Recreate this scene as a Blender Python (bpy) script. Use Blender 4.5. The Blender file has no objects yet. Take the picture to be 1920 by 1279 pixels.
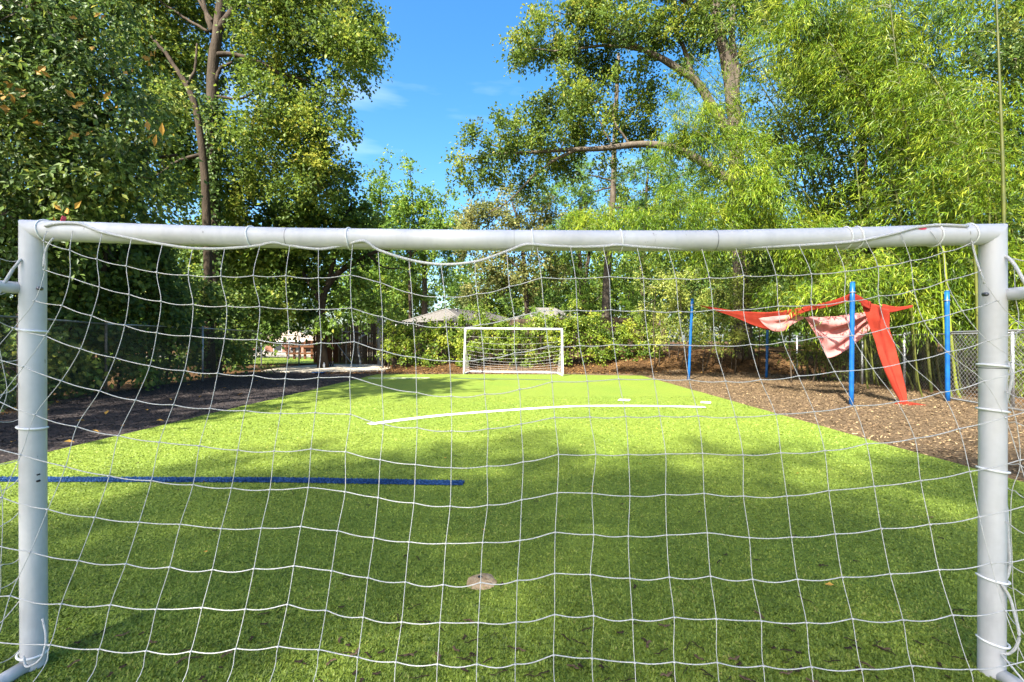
import bpy, math, random
import numpy as np
from mathutils import Vector

random.seed(7)
rng = np.random.default_rng(7)
sc = bpy.context.scene
COL = sc.collection
R = math.radians

# ------------------------------------------------------------------ camera
F = 853.33                     # focal length in pixels of a 1920 px wide frame (16 mm lens)
CX, CY, CH = 960.0, 639.5, 1.48
cam_d = bpy.data.cameras.new('camera')
cam_d.lens = 16.0
cam_d.sensor_width = 36.0
cam_d.clip_start = 0.05
cam_d.clip_end = 800.0
cam = bpy.data.objects.new('camera', cam_d)
COL.objects.link(cam)
cam.location = (0, 0, CH)
cam.rotation_euler = (R(90), 0, 0)
sc.camera = cam

# ------------------------------------------------------------------ light
SUN_AZ = Vector((-0.50, -0.866)).normalized()
SUN_EL = 45.0
world = bpy.data.worlds.new('World')
sc.world = world
world.use_nodes = True
wn = world.node_tree.nodes
wl = world.node_tree.links
wn.clear()
w_out = wn.new('ShaderNodeOutputWorld')
w_bg = wn.new('ShaderNodeBackground')
sky = wn.new('ShaderNodeTexSky')
sky.sky_type = 'NISHITA'
sky.sun_disc = False
sky.sun_elevation = R(SUN_EL)
sky.sun_rotation = math.atan2(SUN_AZ.x, SUN_AZ.y)
sky.altitude = 300
sky.air_density = 1.0
sky.dust_density = 3.0
sky.ozone_density = 1.6
# thin cirrus wisps over the whole sky
tc = wn.new('ShaderNodeTexCoord')
mp = wn.new('ShaderNodeMapping')
mp.inputs['Scale'].default_value = (1.3, 1.3, 7.0)
cn = wn.new('ShaderNodeTexNoise')
cn.inputs['Scale'].default_value = 1.6
cn.inputs['Detail'].default_value = 5
cn.inputs['Roughness'].default_value = 0.5
cr = wn.new('ShaderNodeValToRGB')
cr.color_ramp.elements[0].position = 0.58
cr.color_ramp.elements[0].color = (0, 0, 0, 1)
cr.color_ramp.elements[1].position = 0.80
cr.color_ramp.elements[1].color = (0.22, 0.22, 0.22, 1)
mx = wn.new('ShaderNodeMixRGB')
mx.inputs['Color2'].default_value = (6.6, 7.0, 7.6, 1)
hs = wn.new('ShaderNodeHueSaturation')
hs.inputs['Saturation'].default_value = 1.38
hs.inputs['Hue'].default_value = 0.495
wl.new(tc.outputs['Generated'], mp.inputs['Vector'])
wl.new(mp.outputs['Vector'], cn.inputs['Vector'])
wl.new(cn.outputs['Fac'], cr.inputs['Fac'])
wl.new(cr.outputs['Color'], mx.inputs['Fac'])
wl.new(sky.outputs['Color'], hs.inputs['Color'])
wl.new(hs.outputs['Color'], mx.inputs['Color1'])
wl.new(mx.outputs['Color'], w_bg.inputs['Color'])
wl.new(w_bg.outputs['Background'], w_out.inputs['Surface'])
w_bg.inputs['Strength'].default_value = 0.103

sun_d = bpy.data.lights.new('sun', 'SUN')
sun_d.energy = 5.0
sun_d.angle = R(0.53)
sun_d.color = (1.0, 0.945, 0.85)
sun = bpy.data.objects.new('sun', sun_d)
COL.objects.link(sun)
to_sun = Vector((SUN_AZ.x * math.cos(R(SUN_EL)), SUN_AZ.y * math.cos(R(SUN_EL)), math.sin(R(SUN_EL))))
sun.rotation_euler = to_sun.to_track_quat('Z', 'Y').to_euler()
sun.location = to_sun * 60

sc.view_settings.view_transform = 'Standard'
sc.view_settings.look = 'None'
sc.view_settings.gamma = 1.0
sc.view_settings.use_curve_mapping = False
sc.view_settings.exposure = 1.98
sc.cycles.max_bounces = 8
sc.cycles.diffuse_bounces = 4
sc.cycles.transmission_bounces = 4
sc.cycles.transparent_max_bounces = 8

# ------------------------------------------------------------------ helpers
def W(px, py, Y):
    """point of the place seen at photo pixel (px, py) when it stands Y metres away"""
    return np.array(((px - CX) / F * Y, Y, CH - (py - CY) / F * Y))

def G(px, py, z=0.0):
    """ground point seen at photo pixel"""
    Y = (CH - z) * F / (py - CY)
    return np.array(((px - CX) / F * Y, Y, z))

class MB:
    """collects shapes; link() makes ONE mesh object of them"""
    def __init__(s):
        s.v = []; s.n = 0; s.q = []; s.t = []; s.qm = []; s.tm = []; s.qa = []; s.ta = []
    def add(s, v, q=None, t=None, m=0, qa=None, ta=None):
        v = np.asarray(v, dtype=np.float32).reshape(-1, 3)
        if q is not None and len(q):
            q = np.asarray(q, dtype=np.int64).reshape(-1, 4) + s.n
            s.q.append(q); s.qm.append(np.full(len(q), m, np.int32))
            s.qa.append(np.zeros(len(q), np.float32) if qa is None else np.asarray(qa, np.float32))
        if t is not None and len(t):
            t = np.asarray(t, dtype=np.int64).reshape(-1, 3) + s.n
            s.t.append(t); s.tm.append(np.full(len(t), m, np.int32))
            s.ta.append(np.zeros(len(t), np.float32) if ta is None else np.asarray(ta, np.float32))
        s.v.append(v); s.n += len(v)
        return s
    def mesh(s, name, mats, smooth=False):
        me = bpy.data.meshes.new(name)
        v = np.concatenate(s.v) if s.v else np.zeros((0, 3), np.float32)
        q = np.concatenate(s.q) if s.q else np.zeros((0, 4), np.int64)
        t = np.concatenate(s.t) if s.t else np.zeros((0, 3), np.int64)
        me.vertices.add(len(v)); me.vertices.foreach_set('co', v.ravel())
        nl = len(q) * 4 + len(t) * 3
        me.loops.add(nl)
        me.loops.foreach_set('vertex_index', np.concatenate((q.ravel(), t.ravel())).astype(np.int32))
        npoly = len(q) + len(t)
        me.polygons.add(npoly)
        st = np.concatenate((np.arange(len(q)) * 4, len(q) * 4 + np.arange(len(t)) * 3)).astype(np.int32)
        me.polygons.foreach_set('loop_start', st)
        mi = np.concatenate(s.qm + s.tm) if (s.qm or s.tm) else np.zeros(0, np.int32)
        me.polygons.foreach_set('material_index', mi.astype(np.int32))
        me.polygons.foreach_set('use_smooth', np.full(npoly, smooth, bool))
        at = me.attributes.new('v', 'FLOAT', 'FACE')
        at.data.foreach_set('value', np.concatenate(s.qa + s.ta).astype(np.float32))
        for m in (mats if isinstance(mats, (list, tuple)) else [mats]):
            me.materials.append(m)
        me.update(calc_edges=True)
        me.validate()
        return me
    def link(s, name, mats, parent=None, smooth=False):
        o = bpy.data.objects.new(name, s.mesh(name, mats, smooth))
        COL.objects.link(o)
        if parent is not None:
            o.parent = parent
            if parent.parent is None: o.location = -np.array(parent.location)      # meshes are laid out in world coordinates
        return o

def tag(o, label=None, cat=None, group=None, kind=None):
    if label: o['label'] = label
    if cat: o['category'] = cat
    if group: o['group'] = group
    if kind: o['kind'] = kind
    return o

def thing(name, loc, label, cat, group=None):
    o = bpy.data.objects.new(name, None)
    o.empty_display_size = 0.2
    COL.objects.link(o)
    o.location = tuple(float(a) for a in loc)
    return tag(o, label, cat, group)

def spline(P, n):
    """catmull-rom through points P (k,3) -> n points"""
    P = np.asarray(P, float)
    if len(P) == 2:
        t = np.linspace(0, 1, n)[:, None]
        return P[0] * (1 - t) + P[1] * t
    Q = np.vstack((2 * P[0] - P[1], P, 2 * P[-1] - P[-2]))
    u = np.linspace(0, len(P) - 1 - 1e-9, n)
    i = u.astype(int); f = (u - i)[:, None]
    a, b, c, d = Q[i], Q[i + 1], Q[i + 2], Q[i + 3]
    return 0.5 * ((2 * b) + (-a + c) * f + (2 * a - 5 * b + 4 * c - d) * f ** 2 + (-a + 3 * b - 3 * c + d) * f ** 3)

def tube(mb, P, r, n=8, m=0, cap=True, val=0.0):
    P = np.asarray(P, float); k = len(P)
    r = np.broadcast_to(np.asarray(r, float), (k,))
    T = np.gradient(P, axis=0)
    T /= np.linalg.norm(T, axis=1)[:, None] + 1e-12
    ref = np.array((0, 0, 1.0)) if abs(T[:, 2]).mean() < 0.8 else np.array((0, 1.0, 0))
    A = np.cross(T, ref); A /= np.linalg.norm(A, axis=1)[:, None] + 1e-12
    B = np.cross(T, A)
    a = np.arange(n) / n * 2 * np.pi
    V = P[:, None] + r[:, None, None] * (A[:, None] * np.cos(a)[None, :, None] + B[:, None] * np.sin(a)[None, :, None])
    V = V.reshape(-1, 3)
    i = np.arange(k - 1)[:, None] * n; j = np.arange(n)[None]
    q = np.stack((i + j, i + (j + 1) % n, i + n + (j + 1) % n, i + n + j), -1).reshape(-1, 4)
    t = []
    if cap:
        V = np.vstack((V, P[0], P[-1]))
        for jj in range(n):
            t.append((k * n, (jj + 1) % n, jj))
            t.append((k * n + 1, (k - 1) * n + jj, (k - 1) * n + (jj + 1) % n))
    mb.add(V, q, t if t else None, m, np.full(len(q), val), np.full(len(t), val) if t else None)
    return mb

BQ = np.array(((0, 3, 2, 1), (4, 5, 6, 7), (0, 1, 5, 4), (1, 2, 6, 5), (2, 3, 7, 6), (3, 0, 4, 7)))
def box(mb, lo, hi, m=0, val=0.0):
    x0, y0, z0 = lo; x1, y1, z1 = hi
    mb.add([(x0, y0, z0), (x1, y0, z0), (x1, y1, z0), (x0, y1, z0), (x0, y0, z1), (x1, y0, z1), (x1, y1, z1), (x0, y1, z1)], BQ, None, m, np.full(6, val))
    return mb

def bar(mb, a, b, w, h, m=0, val=0.0):
    """square bar from a to b, width w (sideways), height h"""
    a = np.asarray(a, float); b = np.asarray(b, float)
    d = b - a; d /= np.linalg.norm(d)
    up = np.array((0, 0, 1.0)) if abs(d[2]) < 0.9 else np.array((0, 1.0, 0))
    s = np.cross(d, up); s /= np.linalg.norm(s); u = np.cross(s, d)
    V = []
    for p in (a, b):
        for i, j in ((-1, -1), (1, -1), (1, 1), (-1, 1)):
            V.append(p + s * i * w / 2 + u * j * h / 2)
    mb.add(V, BQ, None, m, np.full(6, val))
    return mb

def grid(mb, P, m=0, closed=False):
    """P (a,b,3) -> quad sheet"""
    P = np.asarray(P, float); a, b = P.shape[:2]
    i = np.arange(a - 1)[:, None] * b; j = np.arange(b - 1)[None]
    q = np.stack((i + j, i + j + 1, i + b + j + 1, i + b + j), -1).reshape(-1, 4)
    mb.add(P.reshape(-1, 3), q, None, m)
    return mb

def nrm(a):
    return a / (np.linalg.norm(a, axis=-1, keepdims=True) + 1e-9)

# smooth value noise for shapes
_perm = np.random.default_rng(3).random((64, 64))
def vnoise(x, y):
    x = np.asarray(x, float); y = np.asarray(y, float)
    xi = np.floor(x).astype(int); yi = np.floor(y).astype(int)
    fx = x - xi; fy = y - yi
    fx = fx * fx * (3 - 2 * fx); fy = fy * fy * (3 - 2 * fy)
    g = lambda a, b: _perm[a % 64, b % 64]
    return (g(xi, yi) * (1 - fx) + g(xi + 1, yi) * fx) * (1 - fy) + (g(xi, yi + 1) * (1 - fx) + g(xi + 1, yi + 1) * fx) * fy - 0.5

# ------------------------------------------------------------------ materials
def base_mat(name):
    m = bpy.data.materials.new(name); m.use_nodes = True
    nt = m.node_tree; nt.nodes.clear()
    out = nt.nodes.new('ShaderNodeOutputMaterial')
    b = nt.nodes.new('ShaderNodeBsdfPrincipled')
    nt.links.new(b.outputs[0], out.inputs['Surface'])
    return m, nt, b, out

def ramp(nt, stops):
    r = nt.nodes.new('ShaderNodeValToRGB')
    e = r.color_ramp.elements
    while len(e) < len(stops): e.new(0.5)
    for k, (p, c) in enumerate(stops):
        e[k].position = p; e[k].color = (*c, 1)
    return r

def noise(nt, scale, detail=3, rough=0.6, vec=None, stretch=None):
    n = nt.nodes.new('ShaderNodeTexNoise')
    n.inputs['Scale'].default_value = scale
    n.inputs['Detail'].default_value = detail
    n.inputs['Roughness'].default_value = rough
    t = nt.nodes.new('ShaderNodeTexCoord')
    src = t.outputs['Object']
    if stretch:
        mp = nt.nodes.new('ShaderNodeMapping'); mp.inputs['Scale'].default_value = stretch
        nt.links.new(src, mp.inputs['Vector']); src = mp.outputs['Vector']
    nt.links.new(src, n.inputs['Vector'])
    return n

def surf(name, stops, scale=8, rough=0.7, bump=0.0, bscale=None, spec=0.3, detail=4, stretch=None, metal=0.0, bdist=0.02, rand=0.0):
    """noise-coloured surface; rand = spread of brightness from object to object"""
    m, nt, b, out = base_mat(name)
    n = noise(nt, scale, detail, 0.65, stretch=stretch)
    r = ramp(nt, stops)
    nt.links.new(n.outputs['Fac'], r.inputs['Fac'])
    colour = r.outputs['Color']
    if rand:
        oi = nt.nodes.new('ShaderNodeObjectInfo')
        mr = nt.nodes.new('ShaderNodeMapRange')
        mr.inputs['To Min'].default_value = 1 - rand; mr.inputs['To Max'].default_value = 1 + rand
        nt.links.new(oi.outputs['Random'], mr.inputs['Value'])
        hv = nt.nodes.new('ShaderNodeHueSaturation')
        nt.links.new(mr.outputs['Result'], hv.inputs['Value'])
        nt.links.new(colour, hv.inputs['Color']); colour = hv.outputs['Color']
    nt.links.new(colour, b.inputs['Base Color'])
    b.inputs['Roughness'].default_value = rough
    b.inputs['Metallic'].default_value = metal
    b.inputs['Specular IOR Level'].default_value = spec
    if bump:
        bn = noise(nt, bscale or scale * 4, 5, 0.7, stretch=stretch)
        bp = nt.nodes.new('ShaderNodeBump')
        bp.inputs['Strength'].default_value = bump; bp.inputs['Distance'].default_value = bdist
        nt.links.new(bn.outputs['Fac'], bp.inputs['Height'])
        nt.links.new(bp.outputs['Normal'], b.inputs['Normal'])
    return m

def leaf_mat(name, stops, rough=0.5, trans=0.42, spec=0.25, tcol=1.25, gain=1.0):
    stops = [(p, tuple(min(.8, a * gain) for a in c)) for p, c in stops]
    m, nt, b, out = base_mat(name)
    at = nt.nodes.new('ShaderNodeAttribute'); at.attribute_name = 'v'
    r = ramp(nt, stops)
    nt.links.new(at.outputs['Fac'], r.inputs['Fac'])
    nt.links.new(r.outputs['Color'], b.inputs['Base Color'])
    b.inputs['Roughness'].default_value = rough
    b.inputs['Specular IOR Level'].default_value = spec
    tr = nt.nodes.new('ShaderNodeBsdfTranslucent')
    hv = nt.nodes.new('ShaderNodeHueSaturation'); hv.inputs['Value'].default_value = tcol
    hv.inputs['Hue'].default_value = 0.485
    nt.links.new(r.outputs['Color'], hv.inputs['Color'])
    nt.links.new(hv.outputs['Color'], tr.inputs['Color'])
    mi = nt.nodes.new('ShaderNodeMixShader'); mi.inputs['Fac'].default_value = trans
    nt.links.new(b.outputs[0], mi.inputs[1]); nt.links.new(tr.outputs[0], mi.inputs[2])
    nt.links.new(mi.outputs[0], out.inputs['Surface'])
    return m

L_DEEP = leaf_mat('leaf_deep_green', [(0, (.014, .028, .007)), (.5, (.040, .072, .014)), (.85, (.075, .110, .020)), (1, (.16, .16, .03))], rough=.46, spec=.3, gain=2)
L_GREEN = leaf_mat('leaf_mid_green', [(0, (.022, .042, .007)), (.5, (.056, .098, .014)), (.85, (.105, .150, .019)), (1, (.18, .19, .03))], gain=1.8)
L_OAK = leaf_mat('leaf_oak', [(0, (.024, .040, .009)), (.5, (.058, .098, .013)), (.85, (.120, .160, .020)), (1, (.20, .19, .03))], rough=.5, spec=.25, gain=1.75)
L_LIGHT = leaf_mat('leaf_light_green', [(0, (.045, .085, .012)), (.5, (.090, .160, .020)), (.85, (.140, .215, .028)), (1, (.22, .24, .035))], gain=1.5)
L_OLIVE = leaf_mat('leaf_olive', [(0, (.050, .065, .018)), (.5, (.110, .125, .035)), (1, (.20, .19, .06))], rough=.55, gain=1.6)
L_BAMBOO = leaf_mat('leaf_bamboo', [(0, (.024, .055, .006)), (.4, (.085, .155, .010)), (.75, (.180, .265, .016)), (1, (.30, .33, .03))], trans=.34, rough=.42, gain=1.12)
L_HEDGE = leaf_mat('leaf_hedge', [(0, (.040, .075, .010)), (.5, (.100, .150, .016)), (.9, (.170, .215, .022)), (1, (.28, .25, .03))], rough=.4, gain=1.45)
L_SHRUB = leaf_mat('leaf_shrub', [(0, (.035, .055, .010)), (.5, (.095, .125, .018)), (1, (.190, .200, .040))], rough=.42, spec=.35, trans=.3, gain=1.8)
L_PINE = leaf_mat('pine_needles', [(0, (.030, .060, .012)), (.5, (.070, .130, .020)), (1, (.120, .200, .028))], trans=.2, gain=1.7)
L_PINEY = leaf_mat('young_pine_needles', [(0, (.060, .110, .010)), (.5, (.110, .200, .020)), (1, (.170, .270, .030))], trans=.25, gain=1.5)
L_MAG = leaf_mat('magnolia_underside', [(0, (.16, .085, .014)), (1, (.30, .19, .03))], rough=.55, trans=.3, gain=1.5)
L_LITTER = leaf_mat('dry_leaf', [(0, (.045, .022, .010)), (.5, (.12, .062, .024)), (.8, (.26, .15, .05)), (1, (.46, .29, .08))], trans=.1, rough=.8, spec=.1)
L_YELLOW = leaf_mat('yellow_leaf', [(0, (.42, .20, .03)), (1, (.55, .34, .07))], trans=.1, rough=.7)

BARK = surf('bark_grey', [(.3, (.030, .023, .016)), (.6, (.070, .054, .038)), (.8, (.115, .092, .068))], 5, .9, .9, 14, .15, stretch=(1, 1, .22), bdist=.05)
BARK_PALE = surf('bark_pale', [(.3, (.055, .044, .032)), (.6, (.12, .098, .072)), (.85, (.20, .17, .135))], 5, .9, .9, 12, .15, stretch=(1, 1, .3), bdist=.05)
BARK_DARK = surf('bark_dark', [(.3, (.025, .019, .013)), (.7, (.075, .055, .036))], 5, .9, .8, 14, .15, stretch=(1, 1, .22), bdist=.05)
TWIG = surf('twig_bark', [(.3, (.07, .055, .04)), (.7, (.14, .115, .085))], 20, .9)
CULM = surf('bamboo_culm', [(.3, (.040, .052, .008)), (.6, (.075, .082, .013)), (.85, (.12, .11, .02))], 3, .45, spec=.4, rand=.25)
CULM_Y = surf('young_culm', [(.3, (.13, .17, .010)), (.8, (.22, .24, .02))], 3, .4, spec=.4)

PAINT = surf('goal_white_paint', [(.25, (.46, .465, .47)), (.5, (.54, .54, .54)), (.8, (.59, .58, .565))], 4, .42, .06, 60, .4, stretch=(3, 3, .6), bdist=.004)
def scuff(m):
    nt = m.node_tree; b = [n for n in nt.nodes if n.type == 'BSDF_PRINCIPLED'][0]
    src = b.inputs['Base Color'].links[0].from_socket
    n = noise(nt, 14, 6, .75, stretch=(1.2, 1.2, .35)); r = ramp(nt, [(.30, (.45, .43, .40)), (.345, (1, 1, 1))])
    n2 = noise(nt, 2.2, 5, .7); r2 = ramp(nt, [(.35, (.86, .85, .83)), (.6, (1.04, 1.04, 1.04))])
    for nn, rr in ((n, r), (n2, r2)):
        nt.links.new(nn.outputs['Fac'], rr.inputs['Fac'])
        mu = nt.nodes.new('ShaderNodeMixRGB'); mu.blend_type = 'MULTIPLY'; mu.inputs['Fac'].default_value = 1
        nt.links.new(src, mu.inputs['Color1']); nt.links.new(rr.outputs['Color'], mu.inputs['Color2']); src = mu.outputs['Color']
    nt.links.new(src, b.inputs['Base Color'])
scuff(PAINT)
CORD = surf('net_cord', [(.3, (.44, .43, .40)), (.8, (.58, .57, .54))], 60, .8, .6, 400, .2, bdist=.002)
ROPE = surf('net_rope', [(.3, (.46, .46, .44)), (.7, (.64, .64, .62))], 120, .85, 1.0, 260, .2, bdist=.004)
CLIP = surf('clip_white_plastic', [(.3, (.74, .74, .72)), (.8, (.84, .84, .82))], 20, .4)
STEEL = surf('galvanised_steel', [(.3, (.22, .23, .24)), (.7, (.42, .43, .44))], 12, .45, metal=.6)
WIRE = surf('fence_wire', [(.3, (.07, .068, .062)), (.7, (.14, .135, .125))], 12, .6, metal=.3)
WIRE_LIT = surf('lit_wire', [(.3, (.30, .30, .29)), (.7, (.50, .50, .48))], 12, .5, metal=.3)  # paler copy of the fence wire, sunlight put into its colour
RUSTY = surf('weathered_post', [(.3, (.10, .075, .05)), (.7, (.21, .17, .13))], 14, .8)
BOLT = surf('bolt_steel', [(.3, (.10, .10, .11)), (.7, (.20, .20, .21))], 30, .35, metal=.8)
BLACK = surf('black_hole', [(.3, (.01, .01, .012)), (.7, (.03, .03, .035))], 30, .7)
RED_TAPE = surf('pink_tape', [(.3, (.66, .06, .10)), (.7, (.78, .12, .16))], 20, .6)
POLE_BLUE = surf('pole_blue_paint', [(.3, (.002, .055, .20)), (.7, (.005, .095, .29))], 7, .38, .1, 60, .4, bdist=.003)

def cloth_mat(name, c0, c1, trans):
    m, nt, b, out = base_mat(name)
    n = noise(nt, 3.5, 4, .6)
    r = ramp(nt, [(.3, c0), (.7, c1)])
    nt.links.new(n.outputs['Fac'], r.inputs['Fac'])
    nt.links.new(r.outputs['Color'], b.inputs['Base Color'])
    b.inputs['Roughness'].default_value = .85
    b.inputs['Specular IOR Level'].default_value = .12
    wv = noise(nt, 260, 2, .5)
    bp = nt.nodes.new('ShaderNodeBump'); bp.inputs['Strength'].default_value = .3; bp.inputs['Distance'].default_value = .004
    nt.links.new(wv.outputs['Fac'], bp.inputs['Height']); nt.links.new(bp.outputs['Normal'], b.inputs['Normal'])
    tr = nt.nodes.new('ShaderNodeBsdfTranslucent'); nt.links.new(r.outputs['Color'], tr.inputs['Color'])
    mi = nt.nodes.new('ShaderNodeMixShader'); mi.inputs['Fac'].default_value = trans
    nt.links.new(b.outputs[0], mi.inputs[1]); nt.links.new(tr.outputs[0], mi.inputs[2])
    nt.links.new(mi.outputs[0], out.inputs['Surface'])
    return m
RED = cloth_mat('red_shade_cloth', (.27, .030, .017), (.36, .045, .025), .25)
PINK = cloth_mat('sun_bleached_cloth', (.42, .15, .14), (.54, .25, .23), .25)

WOOD = surf('fence_wood_grey', [(.3, (.060, .042, .028)), (.6, (.13, .095, .062)), (.85, (.20, .155, .11))], 3, .9, .7, 12, .1, stretch=(4, 4, .35), bdist=.02, rand=.35)
WOOD_RED = surf('fence_wood_brown', [(.3, (.050, .022, .012)), (.6, (.095, .042, .022)), (.85, (.15, .075, .04))], 3, .9, .7, 12, .1, stretch=(4, 4, .35), bdist=.02, rand=.3)
CONCRETE = surf('concrete', [(.3, (.30, .26, .20)), (.55, (.42, .37, .29)), (.8, (.52, .47, .38))], 1.6, .9, .4, 30, .15)
PALEPOST = surf('pale_post', [(.3, (.24, .22, .19)), (.7, (.40, .38, .33))], 6, .9, .5, 20, .1)
SHINGLE = surf("roof_shingle", [(.3, (.12, .112, .10)), (.55, (.165, .155, .14)), (.8, (.21, .20, .18))], 9, .9, .5, 16, .1, detail=6)
SHINGLE_T = surf('roof_shingle_tan', [(.3, (.36, .28, .22)), (.8, (.52, .43, .36))], 9, .9, .4, 16, .1)
BRICK = surf('house_brick', [(.3, (.26, .12, .08)), (.7, (.38, .20, .14))], 8, .9, .4, 20, .1)
WHITE_TRIM = surf('white_trim', [(.3, (.66, .65, .62)), (.7, (.78, .77, .74))], 6, .6)
GLASS = surf('window_glass', [(.3, (.02, .025, .03)), (.7, (.05, .06, .07))], 3, .08, spec=.6)

def ground_mats():
    # soil with leaf litter
    m, nt, b, out = base_mat('soil')
    n1 = noise(nt, 1.1, 6, .7); n2 = noise(nt, 22, 4, .7)
    r1 = ramp(nt, [(.3, (.035, .020, .010)), (.5, (.10, .058, .026)), (.7, (.18, .105, .045))])
    r2 = ramp(nt, [(.35, (.5, .48, .45)), (.65, (1.25, 1.2, 1.1))])
    nt.links.new(n1.outputs['Fac'], r1.inputs['Fac']); nt.links.new(n2.outputs['Fac'], r2.inputs['Fac'])
    mu = nt.nodes.new('ShaderNodeMixRGB'); mu.blend_type = 'MULTIPLY'; mu.inputs['Fac'].default_value = 1
    nt.links.new(r1.outputs['Color'], mu.inputs['Color1']); nt.links.new(r2.outputs['Color'], mu.inputs['Color2'])
    nt.links.new(mu.outputs['Color'], b.inputs['Base Color'])
    b.inputs['Roughness'].default_value = .95; b.inputs['Specular IOR Level'].default_value = .1
    bp = nt.nodes.new('ShaderNodeBump'); bp.inputs['Strength'].default_value = .8; bp.inputs['Distance'].default_value = .05
    nt.links.new(n2.outputs['Fac'], bp.inputs['Height']); nt.links.new(bp.outputs['Normal'], b.inputs['Normal'])
    return m
SOIL = ground_mats()

def mulch_mat(name, stops):
    m, nt, b, out = base_mat(name)
    n1 = noise(nt, 38, 5, .75); n2 = noise(nt, 1.3, 3, .6)
    r1 = ramp(nt, stops)
    nt.links.new(n1.outputs['Fac'], r1.inputs['Fac'])
    r2 = ramp(nt, [(.3, (.75, .75, .75)), (.7, (1.2, 1.2, 1.2))])
    nt.links.new(n2.outputs['Fac'], r2.inputs['Fac'])
    mu = nt.nodes.new('ShaderNodeMixRGB'); mu.blend_type = 'MULTIPLY'; mu.inputs['Fac'].default_value = 1
    nt.links.new(r1.outputs['Color'], mu.inputs['Color1']); nt.links.new(r2.outputs['Color'], mu.inputs['Color2'])
    nt.links.new(mu.outputs['Color'], b.inputs['Base Color'])
    b.inputs['Roughness'].default_value = .9; b.inputs['Specular IOR Level'].default_value = .15
    bp = nt.nodes.new('ShaderNodeBump'); bp.inputs['Strength'].default_value = 1.0; bp.inputs['Distance'].default_value = .03
    nt.links.new(n1.outputs['Fac'], bp.inputs['Height']); nt.links.new(bp.outputs['Normal'], b.inputs['Normal'])
    return m
MULCH_L = mulch_mat('dark_mulch', [(.3, (.026, .020, .019)), (.55, (.062, .050, .046)), (.75, (.125, .10, .09))])  # darker, greyer mix than the right bed
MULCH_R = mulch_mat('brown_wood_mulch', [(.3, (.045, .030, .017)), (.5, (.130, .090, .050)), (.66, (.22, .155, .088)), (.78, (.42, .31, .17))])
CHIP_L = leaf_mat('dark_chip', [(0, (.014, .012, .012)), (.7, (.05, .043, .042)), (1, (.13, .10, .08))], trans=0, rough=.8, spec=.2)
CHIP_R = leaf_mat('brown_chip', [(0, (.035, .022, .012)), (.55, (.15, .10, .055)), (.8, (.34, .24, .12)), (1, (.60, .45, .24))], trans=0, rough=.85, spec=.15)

def turf_mat():
    m, nt, b, out = base_mat('artificial_turf')
    n1 = noise(nt, 55, 4, .7)
    n2 = noise(nt, .55, 4, .6)
    n3 = noise(nt, 9, 3, .6)
    r1 = ramp(nt, [(.28, (.038, .058, .010)), (.44, (.132, .188, .024)), (.62, (.195, .255, .035)), (.8, (.26, .31, .052))])
    nt.links.new(n1.outputs['Fac'], r1.inputs['Fac'])
    r2 = ramp(nt, [(.3, (.90, .97, .92)), (.7, (1.10, 1.03, 1.0))])
    nt.links.new(n2.outputs['Fac'], r2.inputs['Fac'])
    r3 = ramp(nt, [(.3, (.88, .88, .88)), (.7, (1.1, 1.1, 1.1))])
    nt.links.new(n3.outputs['Fac'], r3.inputs['Fac'])
    mu = nt.nodes.new('ShaderNodeMixRGB'); mu.blend_type = 'MULTIPLY'; mu.inputs['Fac'].default_value = 1
    mv = nt.nodes.new('ShaderNodeMixRGB'); mv.blend_type = 'MULTIPLY'; mv.inputs['Fac'].default_value = 1
    nt.links.new(r1.outputs['Color'], mu.inputs['Color1']); nt.links.new(r2.outputs['Color'], mu.inputs['Color2'])
    nt.links.new(mu.outputs['Color'], mv.inputs['Color1']); nt.links.new(r3.outputs['Color'], mv.inputs['Color2'])
    nt.links.new(mv.outputs['Color'], b.inputs['Base Color'])
    b.inputs['Roughness'].default_value = .7; b.inputs['Specular IOR Level'].default_value = .2
    bp = nt.nodes.new('ShaderNodeBump'); bp.inputs['Strength'].default_value = .9; bp.inputs['Distance'].default_value = .02
    nt.links.new(n1.outputs['Fac'], bp.inputs['Height']); nt.links.new(bp.outputs['Normal'], b.inputs['Normal'])
    return m
TURF = turf_mat()
BLADE = leaf_mat('turf_fibre', [(0, (.055, .090, .012)), (.5, (.165, .235, .028)), (.9, (.25, .315, .042)), (1, (.30, .30, .07))], trans=.2, rough=.5, spec=.3, tcol=1.0)
LINE_W = surf('white_turf_paint', [(.3, (.62, .64, .55)), (.6, (.78, .79, .72))], 40, .8, .8, 60, .2, bdist=.015)
LINE_B = surf('blue_turf_paint', [(.3, (.006, .030, .10)), (.6, (.016, .060, .18)), (.8, (.04, .12, .24))], 45, .8, .8, 60, .2, bdist=.015)
BLADE_B = leaf_mat('blue_turf_fibre', [(0, (.006, .030, .10)), (.8, (.016, .065, .19)), (1, (.04, .12, .24))], trans=.15, rough=.6)

# ------------------------------------------------------------------ terrain
def smooth(t):
    t = np.clip(t, 0, 1); return t * t * (3 - 2 * t)
def bank(x, y):
    x = np.asarray(x, float); y = np.asarray(y, float)
    return (.55 + .35 * smooth((x - 3) / 4)) * smooth(((y - 21.6) + np.maximum(0, x - 4) * .42) / 4.5) * smooth((x + 8) / 5) * (1 + .25 * vnoise(x * .6, y * .6))

def turf_left(y):  return -7.62 + 0.0 * y + (y * .0129) + 1.44 - 0.02
def turf_right(y): return 5.20 + y * .0129 + .0

TL = lambda y: -6.15 + .0115 * y          # left and right edge of the turf at distance y
TR = lambda y: 5.21 + .0135 * y

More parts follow.
